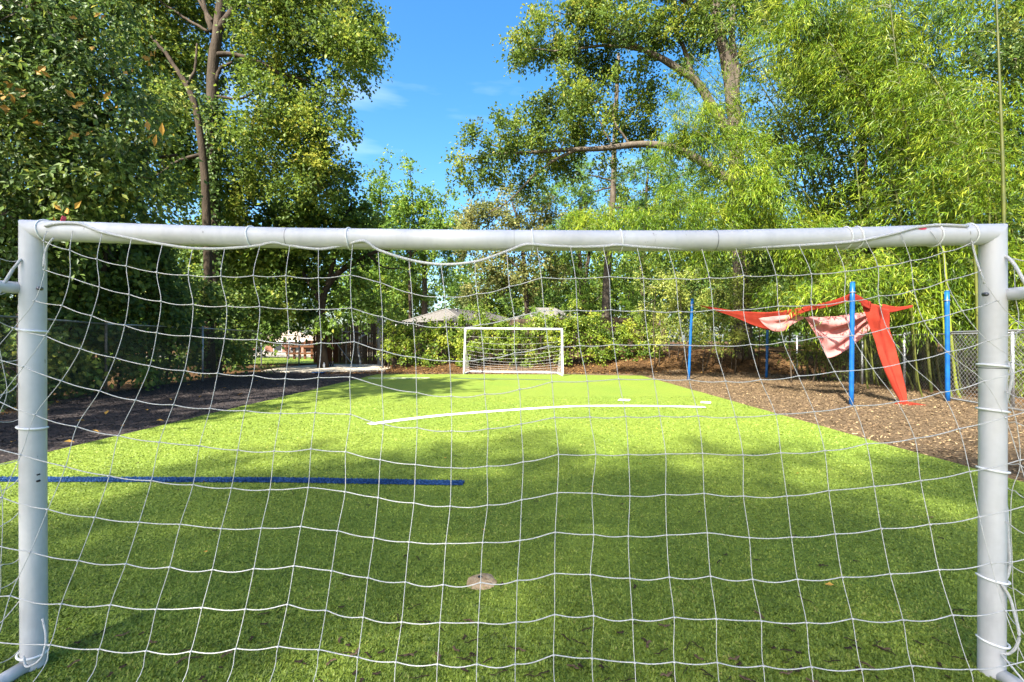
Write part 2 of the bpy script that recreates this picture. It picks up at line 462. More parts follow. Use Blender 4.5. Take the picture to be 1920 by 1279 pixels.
def ground():
    mb = MB()
    xs = np.concatenate((np.linspace(-300, -40, 14), np.linspace(-38, 38, 77), np.linspace(40, 300, 14)))
    ys = np.concatenate((np.linspace(-60, -10, 6), np.linspace(-8, 60, 69), np.linspace(65, 500, 20)))
    X, Y = np.meshgrid(xs, ys)
    Z = -.05 + bank(X, Y) + .10 * vnoise(X * .3 + 9, Y * .3) * ((np.abs(X) > 13) | (Y > 24))
    grid(mb, np.stack((X, Y, Z), -1))
    return tag(mb.link('ground', SOIL, smooth=True), 'brown soil ground with leaf litter under the trees', kind='structure')
ground()

def mulch(name, inside, x0, x1, y0, y1, mat, label, step=.11):
    xs = np.arange(x0, x1, step); ys = np.arange(y0, y1, step)
    X, Y = np.meshgrid(xs, ys)
    Z = bank(X, Y) + .012 * vnoise(X * 9, Y * 9) + .03 * vnoise(X * 1.1, Y * 1.1) * smooth((np.abs(X) - 6) / 1.5)
    P = np.stack((X, Y, Z), -1).reshape(-1, 3)
    a, b = X.shape
    i = np.arange(a - 1)[:, None] * b; j = np.arange(b - 1)[None]
    q = np.stack((i + j, i + j + 1, i + b + j + 1, i + b + j), -1).reshape(-1, 4)
    c = P[q].mean(1)
    q = q[inside(c[:, 0], c[:, 1])]
    mb = MB(); mb.add(P, q)
    return tag(mb.link(name, mat, smooth=True), label, kind='structure')

FENCE_L = np.array(((-9.3, 6.0), (-9.7, 9.0), (-11.15, 12.5), (-11.35, 16.7), (-12.5, 22.7)))
def fence_x(y): return np.interp(y, FENCE_L[:, 1], FENCE_L[:, 0])
in_left = lambda x, y: (x < TL(y) + .35) & (x > fence_x(y) - .5 - .3 * vnoise(y * 1.5, x)) & (y < 21.8 + .5 * vnoise(x, y * 0 + 2) - .25 * np.maximum(0, x + 8))
in_right = lambda x, y: ((x > TR(y) - .35) & (y < 20.8 - np.maximum(0, x - 7.5) * .35 + .6 * vnoise(x * 1.2, y))) | ((y > 19.0) & (y < 21.3 + .6 * vnoise(x * 1.2, y)) & (x > -6.6) & (x < 8))
mulch('mulch_bed', in_left, -13.5, -5.4, -3, 22.5, MULCH_L, 'dark mulch strip between the turf and the left fence')
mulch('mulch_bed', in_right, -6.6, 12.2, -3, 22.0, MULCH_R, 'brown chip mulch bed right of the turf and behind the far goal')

def turf():
    ys = np.linspace(-4, 19.9, 120); u = np.linspace(0, 1, 60)
    Y, U = np.meshgrid(ys, u, indexing='ij')
    ed = .03 * vnoise(Y * 2.2, U * 0 + 5)
    X = (TL(Y) + ed) * (1 - U) + (TR(Y) + ed) * U
    far = 19.95 - .16 * np.maximum(0, X - .5) * smooth((X - .5) / 4)      # far edge falls off to the right
    Yc = np.where(Y > 12, 12 + (Y - 12) * (far - 12) / (19.9 - 12), Y)
    Z = .022 + .012 * vnoise(X * .8, Yc * .8)
    mb = MB(); grid(mb, np.stack((X, Yc, Z), -1))
    return tag(mb.link('turf', TURF, smooth=True), 'green artificial turf pitch', kind='structure')
turf()
TZ = lambda x, y: .022 + .012 * vnoise(x * .8, y * .8)

def blades(n, yfun, xfun, mat, name, lab, hmin=.006, hmax=.014, wid=.0048, vmax=1.0):
    y = yfun(n); x = xfun(n, y)
    ok = (x > TL(y) + .02) & (x < TR(y) - .02)
    x, y = x[ok], y[ok]; n = len(x)
    z = TZ(x, y)
    a = rng.random(n) * 2 * np.pi
    h = rng.uniform(hmin, hmax, n); lean = rng.uniform(.3, 1.5, n)
    sc_ = np.clip(y / 3.0, 1, 3.2)
    w = wid * rng.uniform(.7, 1.5, n) * sc_
    c, s = np.cos(a), np.sin(a)
    b = np.stack((x, y, z - .002), -1)
    side = np.stack((-s * w, c * w, np.zeros(n)), -1)
    tip = b + np.stack((c * h * lean, s * h * lean, h), -1)
    V = np.stack((b - side, b + side, tip), 1).reshape(-1, 3)
    clump = vnoise(x * 22, y * 22) + .5 * vnoise(x * 3, y * 3) + .5 * vnoise(x * .9 + 4, y * .9)
    v = np.clip(.5 + .55 * clump + rng.normal(0, .16, n), 0, vmax)
    mb = MB(); mb.add(V, None, np.arange(n * 3).reshape(-1, 3), 0, None, v)
    return tag(mb.link(name, mat), lab, kind='stuff')
def y_near(n):
    return 1.5 * (12.0 / 1.5) ** (rng.random(n) ** 1.35)
blades(420000, y_near, lambda n, y: (rng.random(n) * 2 - 1) * 1.2 * y, BLADE, 'turf_fibres', 'short curled green plastic fibres of the near turf')

# painted markings
def strip(name, pts, width, mat, label, z=.010):
    P = spline(np.asarray(pts, float), 60)
    T = nrm(np.gradient(P, axis=0)); S = np.stack((-T[:, 1], T[:, 0]), -1)
    jit = 1 + .12 * vnoise(np.arange(60) * 1.7, np.zeros(60))
    rows = []
    for k in (-1, -.5, 0, .5, 1):
        xy = P[:, :2] + S * (k * width / 2 * jit)[:, None]
        rows.append(np.stack((xy[:, 0], xy[:, 1], TZ(xy[:, 0], xy[:, 1]) + z), -1))
    mb = MB(); grid(mb, np.stack(rows, 0))
    return tag(mb.link(name, mat, smooth=True), label, kind='structure')
strip('white_line', [G(692, 799)[:2], G(770, 788.5)[:2], G(850, 780)[:2], G(950, 772)[:2], G(1070, 765)[:2], G(1180, 763.5)[:2], G(1322, 766)[:2]], .21, LINE_W, 'curved white line painted across the middle of the turf')
strip('white_mark', [G(1160, 751.5)[:2], G(1181, 752.5)[:2]], .34, LINE_W, 'short white painted mark beyond the white line')
strip('white_mark', [G(1314, 756.5)[:2], G(1333, 757.5)[:2]], .32, LINE_W, 'short white painted mark near the right turf edge')
strip('white_line', [G(690, 710.3)[:2], G(806, 710.3)[:2]], .14, LINE_W, 'faint white line at the far left of the turf')
strip('blue_line', [G(850, 711)[:2], G(1030, 713.6)[:2]], .10, LINE_B, 'faint blue line in front of the far goal')
bl = [(-6.05, 4.78), (-4.4, 4.77), (-2.4, 4.74), (-.50, 4.66)]
strip('blue_line', bl, .145, LINE_B, 'blue line painted across the left half of the near turf')
def bl_x(n, y): return rng.uniform(-6.0, -.50, n)
def bl_y(n): return 4.74 + rng.uniform(-.078, .078, n)
_n = 26000
def blue_blades():
    x = rng.uniform(-6.0, -.49, _n); yc = np.interp(x, [p[0] for p in bl], [p[1] for p in bl])
    y = yc + rng.normal(0, .040, _n).clip(-.082, .082)
    z = TZ(x, y) + .008; a = rng.random(_n) * 6.283; h = rng.uniform(.004, .010, _n)
    c, s = np.cos(a), np.sin(a); w = .0075 * rng.uniform(.6, 1.5, _n)
    b = np.stack((x, y, z), -1); side = np.stack((-s * w, c * w, 0 * w), -1)
    tip = b + np.stack((c * h, s * h, h), -1)
    mb = MB(); mb.add(np.stack((b - side, b + side, tip), 1).reshape(-1, 3), None, np.arange(_n * 3).reshape(-1, 3), 0, None, rng.random(_n))
    tag(mb.link('blue_turf_fibres', BLADE_B), 'blue painted fibres of the blue line', kind='stuff')
blue_blades()

# loose chips on the mulch, litter on the bank
def flakes(name, n, x0, x1, y0, y1, inside, mat, label, L=(.025, .07), Wd=(.008, .02), lift=.012, bias=1.0, tilt=.5):
    y = y0 + (y1 - y0) * rng.random(n) ** bias
    x = rng.uniform(x0, x1, n)
    ok = inside(x, y); x, y = x[ok], y[ok]; n = len(x)
    l = rng.uniform(*L, n) / 2; w = rng.uniform(*Wd, n) / 2
    a = rng.random(n) * 6.283
    d = np.stack((np.cos(a), np.sin(a), rng.normal(0, tilt * .5, n)), -1)
    nn = nrm(np.stack((rng.normal(0, tilt, n), rng.normal(0, tilt, n), np.ones(n)), -1))
    s = nrm(np.cross(nn, d))
    c = np.stack((x, y, bank(x, y) + lift + rng.uniform(-.004, .012, n)), -1)
    V = np.stack((c - d * l[:, None], c + s * w[:, None] - d * (l * .1)[:, None], c + d * l[:, None], c - s * w[:, None] + d * (l * .1)[:, None]), 1).reshape(-1, 3)
    v = np.clip(rng.beta(1.6, 2.4, n), 0, 1)
    mb = MB(); mb.add(V, np.arange(n * 4).reshape(-1, 4), None, 0, v)
    return tag(mb.link(name, mat), label, kind='stuff')
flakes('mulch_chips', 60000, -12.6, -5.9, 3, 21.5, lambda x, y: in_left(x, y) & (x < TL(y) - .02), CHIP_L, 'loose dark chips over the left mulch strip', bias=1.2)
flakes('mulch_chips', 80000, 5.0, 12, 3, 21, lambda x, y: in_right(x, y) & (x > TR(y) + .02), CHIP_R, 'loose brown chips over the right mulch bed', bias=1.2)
flakes('leaf_litter', 15000, -9, 16, 18.5, 27, lambda x, y: (bank(x, y) > .03) | ((y > 20.2) & (x < 8)), L_LITTER, 'dry orange and brown leaf litter on the bank under the hedge', L=(.06, .14), Wd=(.04, .09), lift=.02, tilt=.45)

# ------------------------------------------------------------------ foliage
def leaves(mb, C, D, N, L, Wd, v, m=0, fold=.12):
    """one folded four-corner leaf per row: C base, D axis, N facing"""
    S = nrm(np.cross(D, N)); N = np.cross(S, D)
    L = L[:, None]; Wd = Wd[:, None]
    mid = C + D * L * .42
    V = np.stack((C, mid + S * Wd * .5 + N * Wd * fold, C + D * L - N * L * .08, mid - S * Wd * .5 + N * Wd * fold), 1)
    n = len(C)
    mb.add(V.reshape(-1, 3), np.arange(n * 4).reshape(-1, 4), None, m, v)

def spray_leaves(mb, C, D, n_per, slen, L, Wd, nb=(0, 0, 1), nr=.6, droop=.25, m=0, vb=None, spread=.22, vr=.16):
    """leaves strung along short shoots that start at C and run along D"""
    S = len(C)
    if S == 0: return
    t = rng.random((S, n_per))
    sl = slen * rng.uniform(.6, 1.3, (S, 1))
    P = C[:, None] + D[:, None] * (t * sl)[..., None] + rng.normal(0, spread * slen, (S, n_per, 3)) * (0.35 + .65 * t[..., None])
    P[..., 2] -= droop * slen * t ** 2
    A = D[:, None] * .7 + rng.normal(0, .7, (S, n_per, 3)); A[..., 2] -= droop
    N = np.asarray(nb, float) + rng.normal(0, nr, (S, n_per, 3))
    n = S * n_per
    v = np.broadcast_to((np.full(S, .5) if vb is None else vb)[:, None], (S, n_per)) + rng.normal(0, vr, (S, n_per))
    # a few turning leaves
    v = np.where(rng.random(v.shape) < .012, 1.0, np.clip(v, 0, .93))
    leaves(mb, P.reshape(n, 3), nrm(A.reshape(n, 3)), nrm(N.reshape(n, 3)), L * rng.uniform(.65, 1.3, n), Wd * rng.uniform(.7, 1.25, n), v.ravel(), m)

def blob_sprays(c, r, n, sub=None, shell=.45):
    """shoot starts and directions in an uneven ellipsoid made of smaller clumps"""
    c = np.asarray(c, float); r = np.broadcast_to(np.asarray(r, float), 3)
    K = sub or max(4, n // 9)
    u = nrm(rng.normal(size=(K, 3)))
    subc = u * (rng.random((K, 1)) ** shell) * rng.uniform(.75, 1.15, (K, 1))
    tint = rng.normal(.5, .24, K)
    k = rng.integers(0, K, n)
    p = subc[k] + rng.normal(0, .17, (n, 3))
    d = nrm(p * .8 + rng.normal(0, .45, (n, 3)) + np.array((0, 0, .12)))
    return c + p * r, d, tint[k], c + subc * r

def pxblobs(spec, Y0, ydef=None):
    """[(px, py, radius px[, dY, weight])] at distance Y0 -> centre, radii, weight"""
    out = []
    for s in spec:
        px, py, rp = s[:3]; dY = s[3] if len(s) > 3 else rng.uniform(-1.2, 1.2); w = s[4] if len(s) > 4 else 1.0
        Y = Y0 + dY; rm = rp / F * Y
        out.append((W(px, py, Y), np.array((rm, rm * 1.15 if ydef is None else ydef, rm)), w))
    return out

def crown(parent, blobs, mat, L, Wd, dens, n_per=12, slen=.7, nb=(0, 0, 1), nr=.6, droop=.25, twigs=True, name='crown', shell=.45, hub=None, spread=.22, vr=.16):
    """dens = shoots per square metre of blob cross-section"""
    mb = MB()
    for c, r, w in blobs:
        n = int(max(6, dens * w * math.pi * r[0] * r[2]))
        C, D, tint, subs = blob_sprays(c, r, n, shell=shell)
        spray_leaves(mb, C, D, n_per, min(slen, r[0] * 1.2), L, Wd, nb, nr, droop, 0, tint, spread, vr)
        if twigs:
            for s in subs[::2]:
                mid = (c + s) / 2 + rng.normal(0, .06, 3) * r[0] - np.array((0, 0, .08 * r[0]))
                tube(mb, spline((c, mid, s), 5), np.linspace(.028, .007, 5) * max(.5, r[0] / 1.5), 3, 1, cap=False)
    return mb.link(name, [mat, TWIG], parent)

def limb(parent, P, r0, r1, mat, name='limb', n=22, sides=9, wob=.06):
    P = spline(P, n); k = len(P)
    P = P + np.stack([vnoise(np.arange(k) * .6 + q * 7 + P[0, 0], np.full(k, q * 3.1)) for q in range(3)], -1) * wob
    r = np.linspace(r0, r1, k) * (1 + .12 * vnoise(np.arange(k) * 1.3, np.full(k, P[0, 0])))
    if name == 'trunk': r[:3] *= np.array((1.35, 1.15, 1.04))
    mb = MB(); tube(mb, P, r, sides)
    return mb.link(name, mat, parent, smooth=True)

def px_line(pts, Y):
    return [W(p[0], p[1], Y + (p[2] if len(p) > 2 else 0)) for p in pts]

def ivy(parent, P, r, n, mat, L=.09, name='ivy'):
    """leaves clinging round a trunk line"""
    P = spline(P, 60); i = rng.integers(0, 60, n)
    a = rng.random(n) * 6.283
    d = np.stack((np.cos(a), np.sin(a), 0 * a), -1)
    C = P[i] + d * (r * rng.uniform(.95, 1.7, n))[:, None] + np.stack((0 * a, 0 * a, rng.uniform(-.25, .25, n)), -1)
    A = nrm(np.stack((rng.normal(0, .5, n), rng.normal(0, .5, n), -np.ones(n)), -1) + d * .3)
    N = nrm(d + rng.normal(0, .4, (n, 3)))
    mb = MB(); leaves(mb, C, A, N, L * rng.uniform(.6, 1.3, n), L * .9 * rng.uniform(.7, 1.2, n), np.clip(rng.normal(.45, .2, n), 0, .95))
    return mb.link(name, mat, parent)

def needles(parent, blobs, mat, dens, L=.22, name='crown', per=16, w=.02):
    """pine tufts: bundles of thin needles"""
    mb = MB()
    for c, r, wt in blobs:
        n = int(max(5, dens * wt * math.pi * r[0] * r[2]))
        C, D, tint, subs = blob_sprays(c, r, n, shell=.6)
        A = nrm(D[:, None] * .55 + rng.normal(0, .55, (n, per, 3)) + np.array((0, 0, .35)))
        P = np.broadcast_to(C[:, None], A.shape) + A * .03
        N = rng.normal(0, 1, (n, per, 3))
        S = nrm(np.cross(A, N)) * w * .5
        l = (L * rng.uniform(.7, 1.2, (n, per)))[..., None]
        V = np.stack((P - S, P + S, P + A * l), 2).reshape(-1, 3)
        v = np.clip(np.repeat(tint, per) + rng.normal(0, .12, n * per), 0, 1)
        mb.add(V, None, np.arange(len(V)).reshape(-1, 3), 0, None, v)
        for s in subs[::2]:
            tube(mb, spline((c, (c + s) / 2 - np.array((0, 0, .06)), s), 4), np.linspace(.03, .008, 4), 3, 1, cap=False)
    return mb.link(name, [mat, TWIG], parent)

def big_tree(): pass

# ---- left: vine-hung magnolia close to the fence
t = thing('magnolia_tree', (-12.3, 11.5, 0), 'big dark magnolia with orange leaf undersides, nearest tree at the left edge', 'tree')
limb(t, [(-12.3, 11.5, -.1), (-12.2, 11.6, 3), (-11.9, 12, 6), (-11.5, 12.4, 10)], .28, .10, BARK_DARK, 'trunk')
limb(t, [(-12.2, 11.6, 4), (-11.4, 11.4, 6), (-10.2, 11.6, 7.4)], .13, .05, BARK_DARK)
limb(t, px_line([(190, 520), (205, 400), (215, 330), (250, 300), (330, 290)], 13.2), .09, .04, BARK_DARK)
sp = [(-30, 60, 120), (60, 70, 105), (150, 60, 100), (30, 190, 110), (130, 170, 100), (220, 150, 75), (-20, 300, 110), (70, 290, 105), (160, 270, 90), (240, 250, 62), (110, 380, 95), (10, 400, 105), (200, 350, 70), (60, 10, 100), (200, 20, 75), (-60, 180, 110), (255, 330, 45)]
crown(t, pxblobs(sp, 11.7, 1.1), L_DEEP, .15, .085, 34, 14, .75, nb=(.45, -.55, .75), nr=.5, droop=.55)
mbm = MB(); leaves(mbm, np.zeros((1, 3)), np.array(((0, 0, 1.),)), np.array(((0, -1., 0),)), np.array((.22,)), np.array((.10,)), np.array((.4,)))
leafmesh = mbm.mesh('leaf', L_MAG)
spots = [(12, 165), (8, 178), (22, 172), (35, 182), (18, 160), (28, 195), (78, 140), (95, 146), (70, 135), (142, 185), (148, 205), (140, 198), (185, 195), (195, 190), (160, 255), (150, 258), (270, 110), (282, 100), (290, 108), (278, 118), (264, 108), (240, 140), (250, 135), (145, 35), (188, 38), (176, 32), (280, 245), (275, 262), (305, 255), (290, 275), (20, 205), (45, 210), (3, 190), (128, 262), (220, 202), (145, 80), (172, 95), (115, 395), (128, 402), (140, 392), (105, 420), (40, 225), (10, 215), (60, 230)]
for k, (px, py) in enumerate(spots):
    o = bpy.data.objects.new('leaf', leafmesh); COL.objects.link(o)
    o.parent = t
    o.location = W(px, py, 9.75 + .15 * math.sin(k * 3.3)) - np.array(t.location)
    o.rotation_euler = (rng.uniform(-.7, .7), rng.uniform(-1.3, 1.3), rng.uniform(-.8, .8))
    s_ = rng.uniform(.8, 1.3); o.scale = (s_, s_, s_)

# ---- left: thicket of broad-leaved vines behind the chain link
t = thing('vine_thicket', (-12.6, 13.2, 0), 'dark broad-leaved vine thicket pressed against the left chain link fence', 'vines')
for k in range(7):
    a = np.array((-12.4 + .3 * math.sin(k * 2.1), 9.5 + k * 1.6, -.05))
    limb(t, [a, a + (.1, .2, 1.6), a + (.5 * math.sin(k), .3, 3.4)], .05, .02, BARK_DARK, 'stem', 10, 6)
sp = [(-40, 480, 75, -1.3), (40, 480, 75, -.9), (120, 470, 75, 0), (200, 460, 75, .8), (280, 440, 72, 1.6), (-30, 590, 75, -1.6), (60, 590, 75, -.8), (150, 570, 75, .5), (230, 560, 72, 1.5), (310, 540, 66, 2.2), (350, 470, 55, 3.0), (0, 690, 70, -2.2), (90, 680, 66, -.8), (170, 660, 60, .6), (240, 640, 55, 1.9), (300, 620, 50, 3), (340, 590, 50, 3.6), (390, 560, 46, 5), (410, 620, 45, 5.5), (370, 660, 36, 4.5), (440, 650, 36, 6.5), (300, 690, 30, 3.4), (150, 720, 36, .2), (445, 590, 36, 7), (60, 740, 40, -1.6)]
blobs = []
for px, py, rp, dY in sp:
    Y = 12.6 + dY; c = W(px, py, Y); c[0] = min(c[0], fence_x(Y) - .65); rm = rp / F * Y
    blobs.append((c, np.array((rm * .8, rm, rm)), 1.0))
crown(t, blobs, L_DEEP, .15, .13, 34, 14, .6, nb=(.75, -.6, .55), nr=.45, droop=.7)

# ---- left: tall oak with ivy on its trunk
Y0 = 19.6
t = thing('oak_tree', W(396, 700, Y0) * (1, 1, 0), 'tall oak at left with ivy on the lower trunk and crown reaching into the sky', 'tree')
tr_pts = px_line([(400, 715), (398, 600), (399, 420), (396, 300), (398, 200), (400, 120), (410, 40), (425, -60), (440, -160)], Y0)
limb(t, tr_pts, .30, .15, BARK, 'trunk', 34, 12, .05)
for pts, a, b in (([(410, 55), (440, 15), (470, -30), (520, -100)], .17, .06), ([(398, 60), (385, 20), (375, -40)], .13, .05), ([(400, 102), (440, 103), (490, 118), (520, 135), (580, 150)], .12, .035),
                  ([(404, 155), (412, 130), (436, 115)], .09, .05), ([(455, 5), (500, 40), (530, 85), (550, 110)], .07, .03), ([(550, 0), (600, 30), (640, 60), (690, 85)], .08, .025),
                  ([(398, 40), (380, 15), (365, -20)], .08, .04), ([(400, 180), (450, 185), (490, 165), (560, 160)], .06, .02), ([(390, 60), (340, 30), (300, 0)], .07, .03), ([(470, -30), (540, -30), (640, 10)], .09, .03)):
    limb(t, px_line(pts, Y0), a, b, BARK)
ivy(t, px_line([(400, 700), (399, 420), (397, 300), (398, 190)], Y0), .29, 3200, L_DEEP, .16)
sp = [(330, 60, 62), (280, 30, 55), (450, 50, 50), (520, 30, 62), (590, 40, 58), (640, 75, 52), (685, 85, 42), (722, 88, 24), (655, 115, 32), (500, 130, 50), (570, 150, 55), (605, 215, 46), (600, 285, 52), (545, 235, 60), (480, 205, 55), (440, 145, 36), (345, 150, 46), (330, 230, 52), (450, 270, 52), (520, 310, 60), (590, 340, 50), (620, 320, 32), (640, 20, 50), (700, 50, 26), (520, -50, 80), (400, -60, 80), (620, -40, 60), (300, -40, 80), (360, 330, 46), (440, 350, 50), (300, 300, 50), (290, 390, 46), (635, 180, 18), (640, 245, 22), (560, 90, 30), (300, 215, 46), (310, 110, 50)]
sp = [(a[0], a[1], a[2], rng.uniform(2.6, 4.2) if abs(a[0] - 400) < a[2] + 14 else rng.uniform(-1.6, 1.6)) for a in sp]
crown(t, pxblobs(sp, Y0), L_OAK, .155, .11, 36, 15, .75)

t = thing('leaning_tree', W(378, 700, 18.2) * (1, 1, 0), 'slim tree with a leaning bare trunk beside the ivy-clad oak', 'tree')
limb(t, px_line([(392, 700), (388, 430), (380, 300), (366, 200), (345, 150), (318, 110), (285, 70)], 18.2), .17, .06, BARK_DARK, 'trunk', 26, 10)
limb(t, px_line([(350, 160), (365, 130), (370, 80)], 18.2), .07, .03, BARK)
limb(t, px_line([(378, 290), (340, 300), (290, 330)], 18.2), .08, .03, BARK)
crown(t, pxblobs([(a, b, c, 2.2) for a, b, c in [(280, 60, 50), (250, 100, 46), (300, 180, 42), (320, 260, 40), (280, 330, 40), (365, 100, 26)]], 18.2), L_OAK, .19, .135, 24, 15, .75)

# ---- left centre: dense dark maple with a bent trunk
Y0 = 24.5
t = thing('maple_tree', W(606, 690, Y0) * (1, 1, 0), 'dense green maple with a bent trunk leaning right over the wooden fence', 'tree')
limb(t, px_line([(606, 692), (602, 620), (604, 570), (618, 530), (650, 500), (690, 478), (735, 466)], Y0), .24, .09, BARK_DARK, 'trunk', 26, 9)
limb(t, px_line([(606, 560), (630, 470), (640, 420), (660, 380)], Y0), .13, .04, BARK_DARK)
limb(t, px_line([(604, 570), (560, 500), (520, 440)], Y0), .14, .04, BARK_DARK)
limb(t, px_line([(690, 478), (720, 500), (760, 505)], Y0), .06, .03, BARK_DARK)
sp = [(420, 480, 58), (470, 420, 56), (530, 375, 52), (590, 375, 48), (640, 400, 42), (665, 360, 24), (560, 430, 55), (500, 480, 56), (440, 545, 52), (400, 430, 44), (610, 440, 48), (670, 420, 30), (540, 530, 46), (470, 590, 46), (520, 590, 28), (476, 640, 30), (580, 500, 40), (570, 585, 34), (655, 455, 30), (690, 400, 22), (410, 600, 46), (460, 660, 32), (640, 590, 26), (615, 610, 18), (680, 500, 24), (660, 545, 30), (700, 560, 24), (425, 390, 34)]
crown(t, pxblobs(sp, Y0), L_GREEN, .21, .18, 20, 14, .75, nb=(.25, -.5, .85), nr=.45, droop=.45)

# ---- centre: lighter trees behind the house
Y0 = 54.
t = thing('ash_tree', W(770, 640, Y0) * (1, 1, 0), 'light green tree with thin wispy top shoots against the sky', 'tree')
limb(t, px_line([(770, 640), (768, 500), (775, 400), (768, 310)], Y0), .2, .04, BARK, 'trunk')
limb(t, px_line([(770, 480), (720, 400), (712, 320)], Y0), .1, .03, BARK)
limb(t, px_line([(770, 480), (820, 420), (838, 360)], Y0), .1, .03, BARK)
sp = [(700, 410, 40), (745, 400, 36), (790, 395, 36), (825, 420, 34), (720, 455, 40), (775, 450, 40), (830, 460, 34), (690, 500, 36), (700, 360, 26, 0, .5), (720, 330, 22, 0, .35), (728, 300, 14, 0, .3), (765, 325, 20, 0, .4), (766, 300, 11, 0, .35), (838, 365, 18, 0, .4), (845, 350, 10, 0, .3), (690, 340, 16, 0, .25), (755, 360, 22, 0, .6), (800, 365, 20, 0, .6), (690, 560, 34), (735, 530, 36), (660, 540, 30), (860, 430, 26)]
crown(t, pxblobs(sp, Y0), L_LIGHT, .34, .24, 8, 14, 1.2)

def pine(label, base_px, Y0, trunk, r0, spec, mat, dens, L=.26, bark=BARK_PALE, limbs=(), w=.022, cat='tree', nm='pine_tree', per=16):
    t = thing(nm, W(base_px[0], base_px[1], Y0) * (1, 1, 0), label, cat)
    limb(t, px_line(trunk, Y0), r0, r0 * .35, bark, 'trunk', 26, 9, .04)
    for pts, a, b in limbs: limb(t, px_line(pts, Y0), a, b, BARK)
    needles(t, pxblobs(spec, Y0), mat, dens, L, w=w, per=per)
    return t
pine('bright pine standing behind the grey hip roof', (795, 640), 58, [(795, 645), (796, 540), (795, 470), (797, 430)], .45,
     [(800, 460, 28), (840, 500, 30), (850, 545, 26), (770, 500, 28), (745, 480, 24), (735, 540, 28), (800, 560, 24), (770, 560, 26), (820, 590, 22), (730, 590, 24), (865, 470, 24), (700, 560, 24), (860, 585, 24), (700, 600, 22), (770, 600, 18)], L_PINE, 7, .65, w=.065)
Y0 = 34.
t = thing('olive_oak_tree', W(985, 640, Y0) * (1, 1, 0), 'yellowish olive leafed tree rising behind the far goal', 'tree')
limb(t, px_line([(990, 640), (985, 520), (975, 430), (960, 380)], Y0), .22, .06, BARK, 'trunk')
limb(t, px_line([(985, 520), (930, 460), (900, 440)], Y0), .09, .03, BARK)
sp = [(890, 430, 34), (935, 400, 34), (980, 420, 36), (1010, 385, 32), (905, 480, 34), (950, 460, 36), (1000, 460, 36), (930, 520, 34), (980, 520, 36), (1030, 500, 28), (890, 540, 28), (950, 370, 22), (900, 390, 24), (1030, 420, 30), (875, 395, 16)]
crown(t, pxblobs(sp, Y0), L_OLIVE, .22, .15, 15, 14, .8)
pine('shaded pine with twin dark trunks behind the right half of the hedge', (1090, 640), 40, [(1090, 650), (1092, 560), (1085, 460), (1088, 380)], .32,
     [(1040, 440, 32), (1080, 410, 30), (1060, 480, 34), (1110, 460, 28), (1030, 520, 30), (1000, 560, 28), (1040, 560, 30), (1090, 520, 28), (1110, 560, 26), (980, 590, 24), (960, 560, 26), (1050, 600, 24), (1110, 600, 24)], L_PINE, 8, .45, bark=BARK_DARK, w=.045,
     limbs=(([(1092, 560), (1105, 470), (1112, 420)], .2, .08),))
pine('tall pine with a straight grey trunk in the gap right of the far goal', (1135, 640), 31, [(1134, 640), (1136, 560), (1141, 470), (1148, 380), (1152, 280), (1156, 180), (1160, 100)], .30,
     [(1075, 335, 34), (1040, 370, 34), (1100, 380, 34), (1060, 420, 32), (1190, 330, 34), (1235, 300, 36), (1210, 390, 36), (1260, 360, 40), (1150, 420, 30), (1180, 450, 34), (1240, 430, 36), (1100, 310, 26), (1290, 320, 36), (1090, 440, 26), (1300, 400, 38), (1010, 350, 28), (1260, 270, 30)], L_PINE, 17, .36, w=.034,
     limbs=(([(1150, 340), (1110, 330), (1070, 340)], .07, .03), ([(1150, 330), (1190, 320), (1240, 300)], .07, .03), ([(1148, 350), (1100, 365), (1060, 395)], .06, .02), ([(1146, 390), (1190, 390), (1240, 400)], .06, .02)))

t = thing('shadowy_tree', W(1200, 640, 39) * (1, 1, 0), 'dark leafy tree behind the grey pine trunk under the long oak limb', 'tree')
limb(t, px_line([(1200, 640), (1205, 520), (1210, 400), (1215, 320)], 39), .3, .08, BARK_DARK, 'trunk')
crown(t, pxblobs([(1090, 360, 46), (1150, 345, 46), (1220, 350, 50), (1290, 370, 48), (1335, 320, 40), (1260, 300, 36), (1180, 420, 48), (1260, 430, 48), (1320, 440, 44), (1060, 430, 40), (1010, 480, 36), (1380, 420, 48), (1120, 480, 44), (1200, 500, 44), (1280, 510, 44), (1350, 500, 44), (1420, 460, 44), (1060, 520, 36), (1130, 550, 40), (1210, 570, 40), (1300, 580, 40), (1400, 560, 44)], 39), L_GREEN, .22, .15, 10, 13, .9)

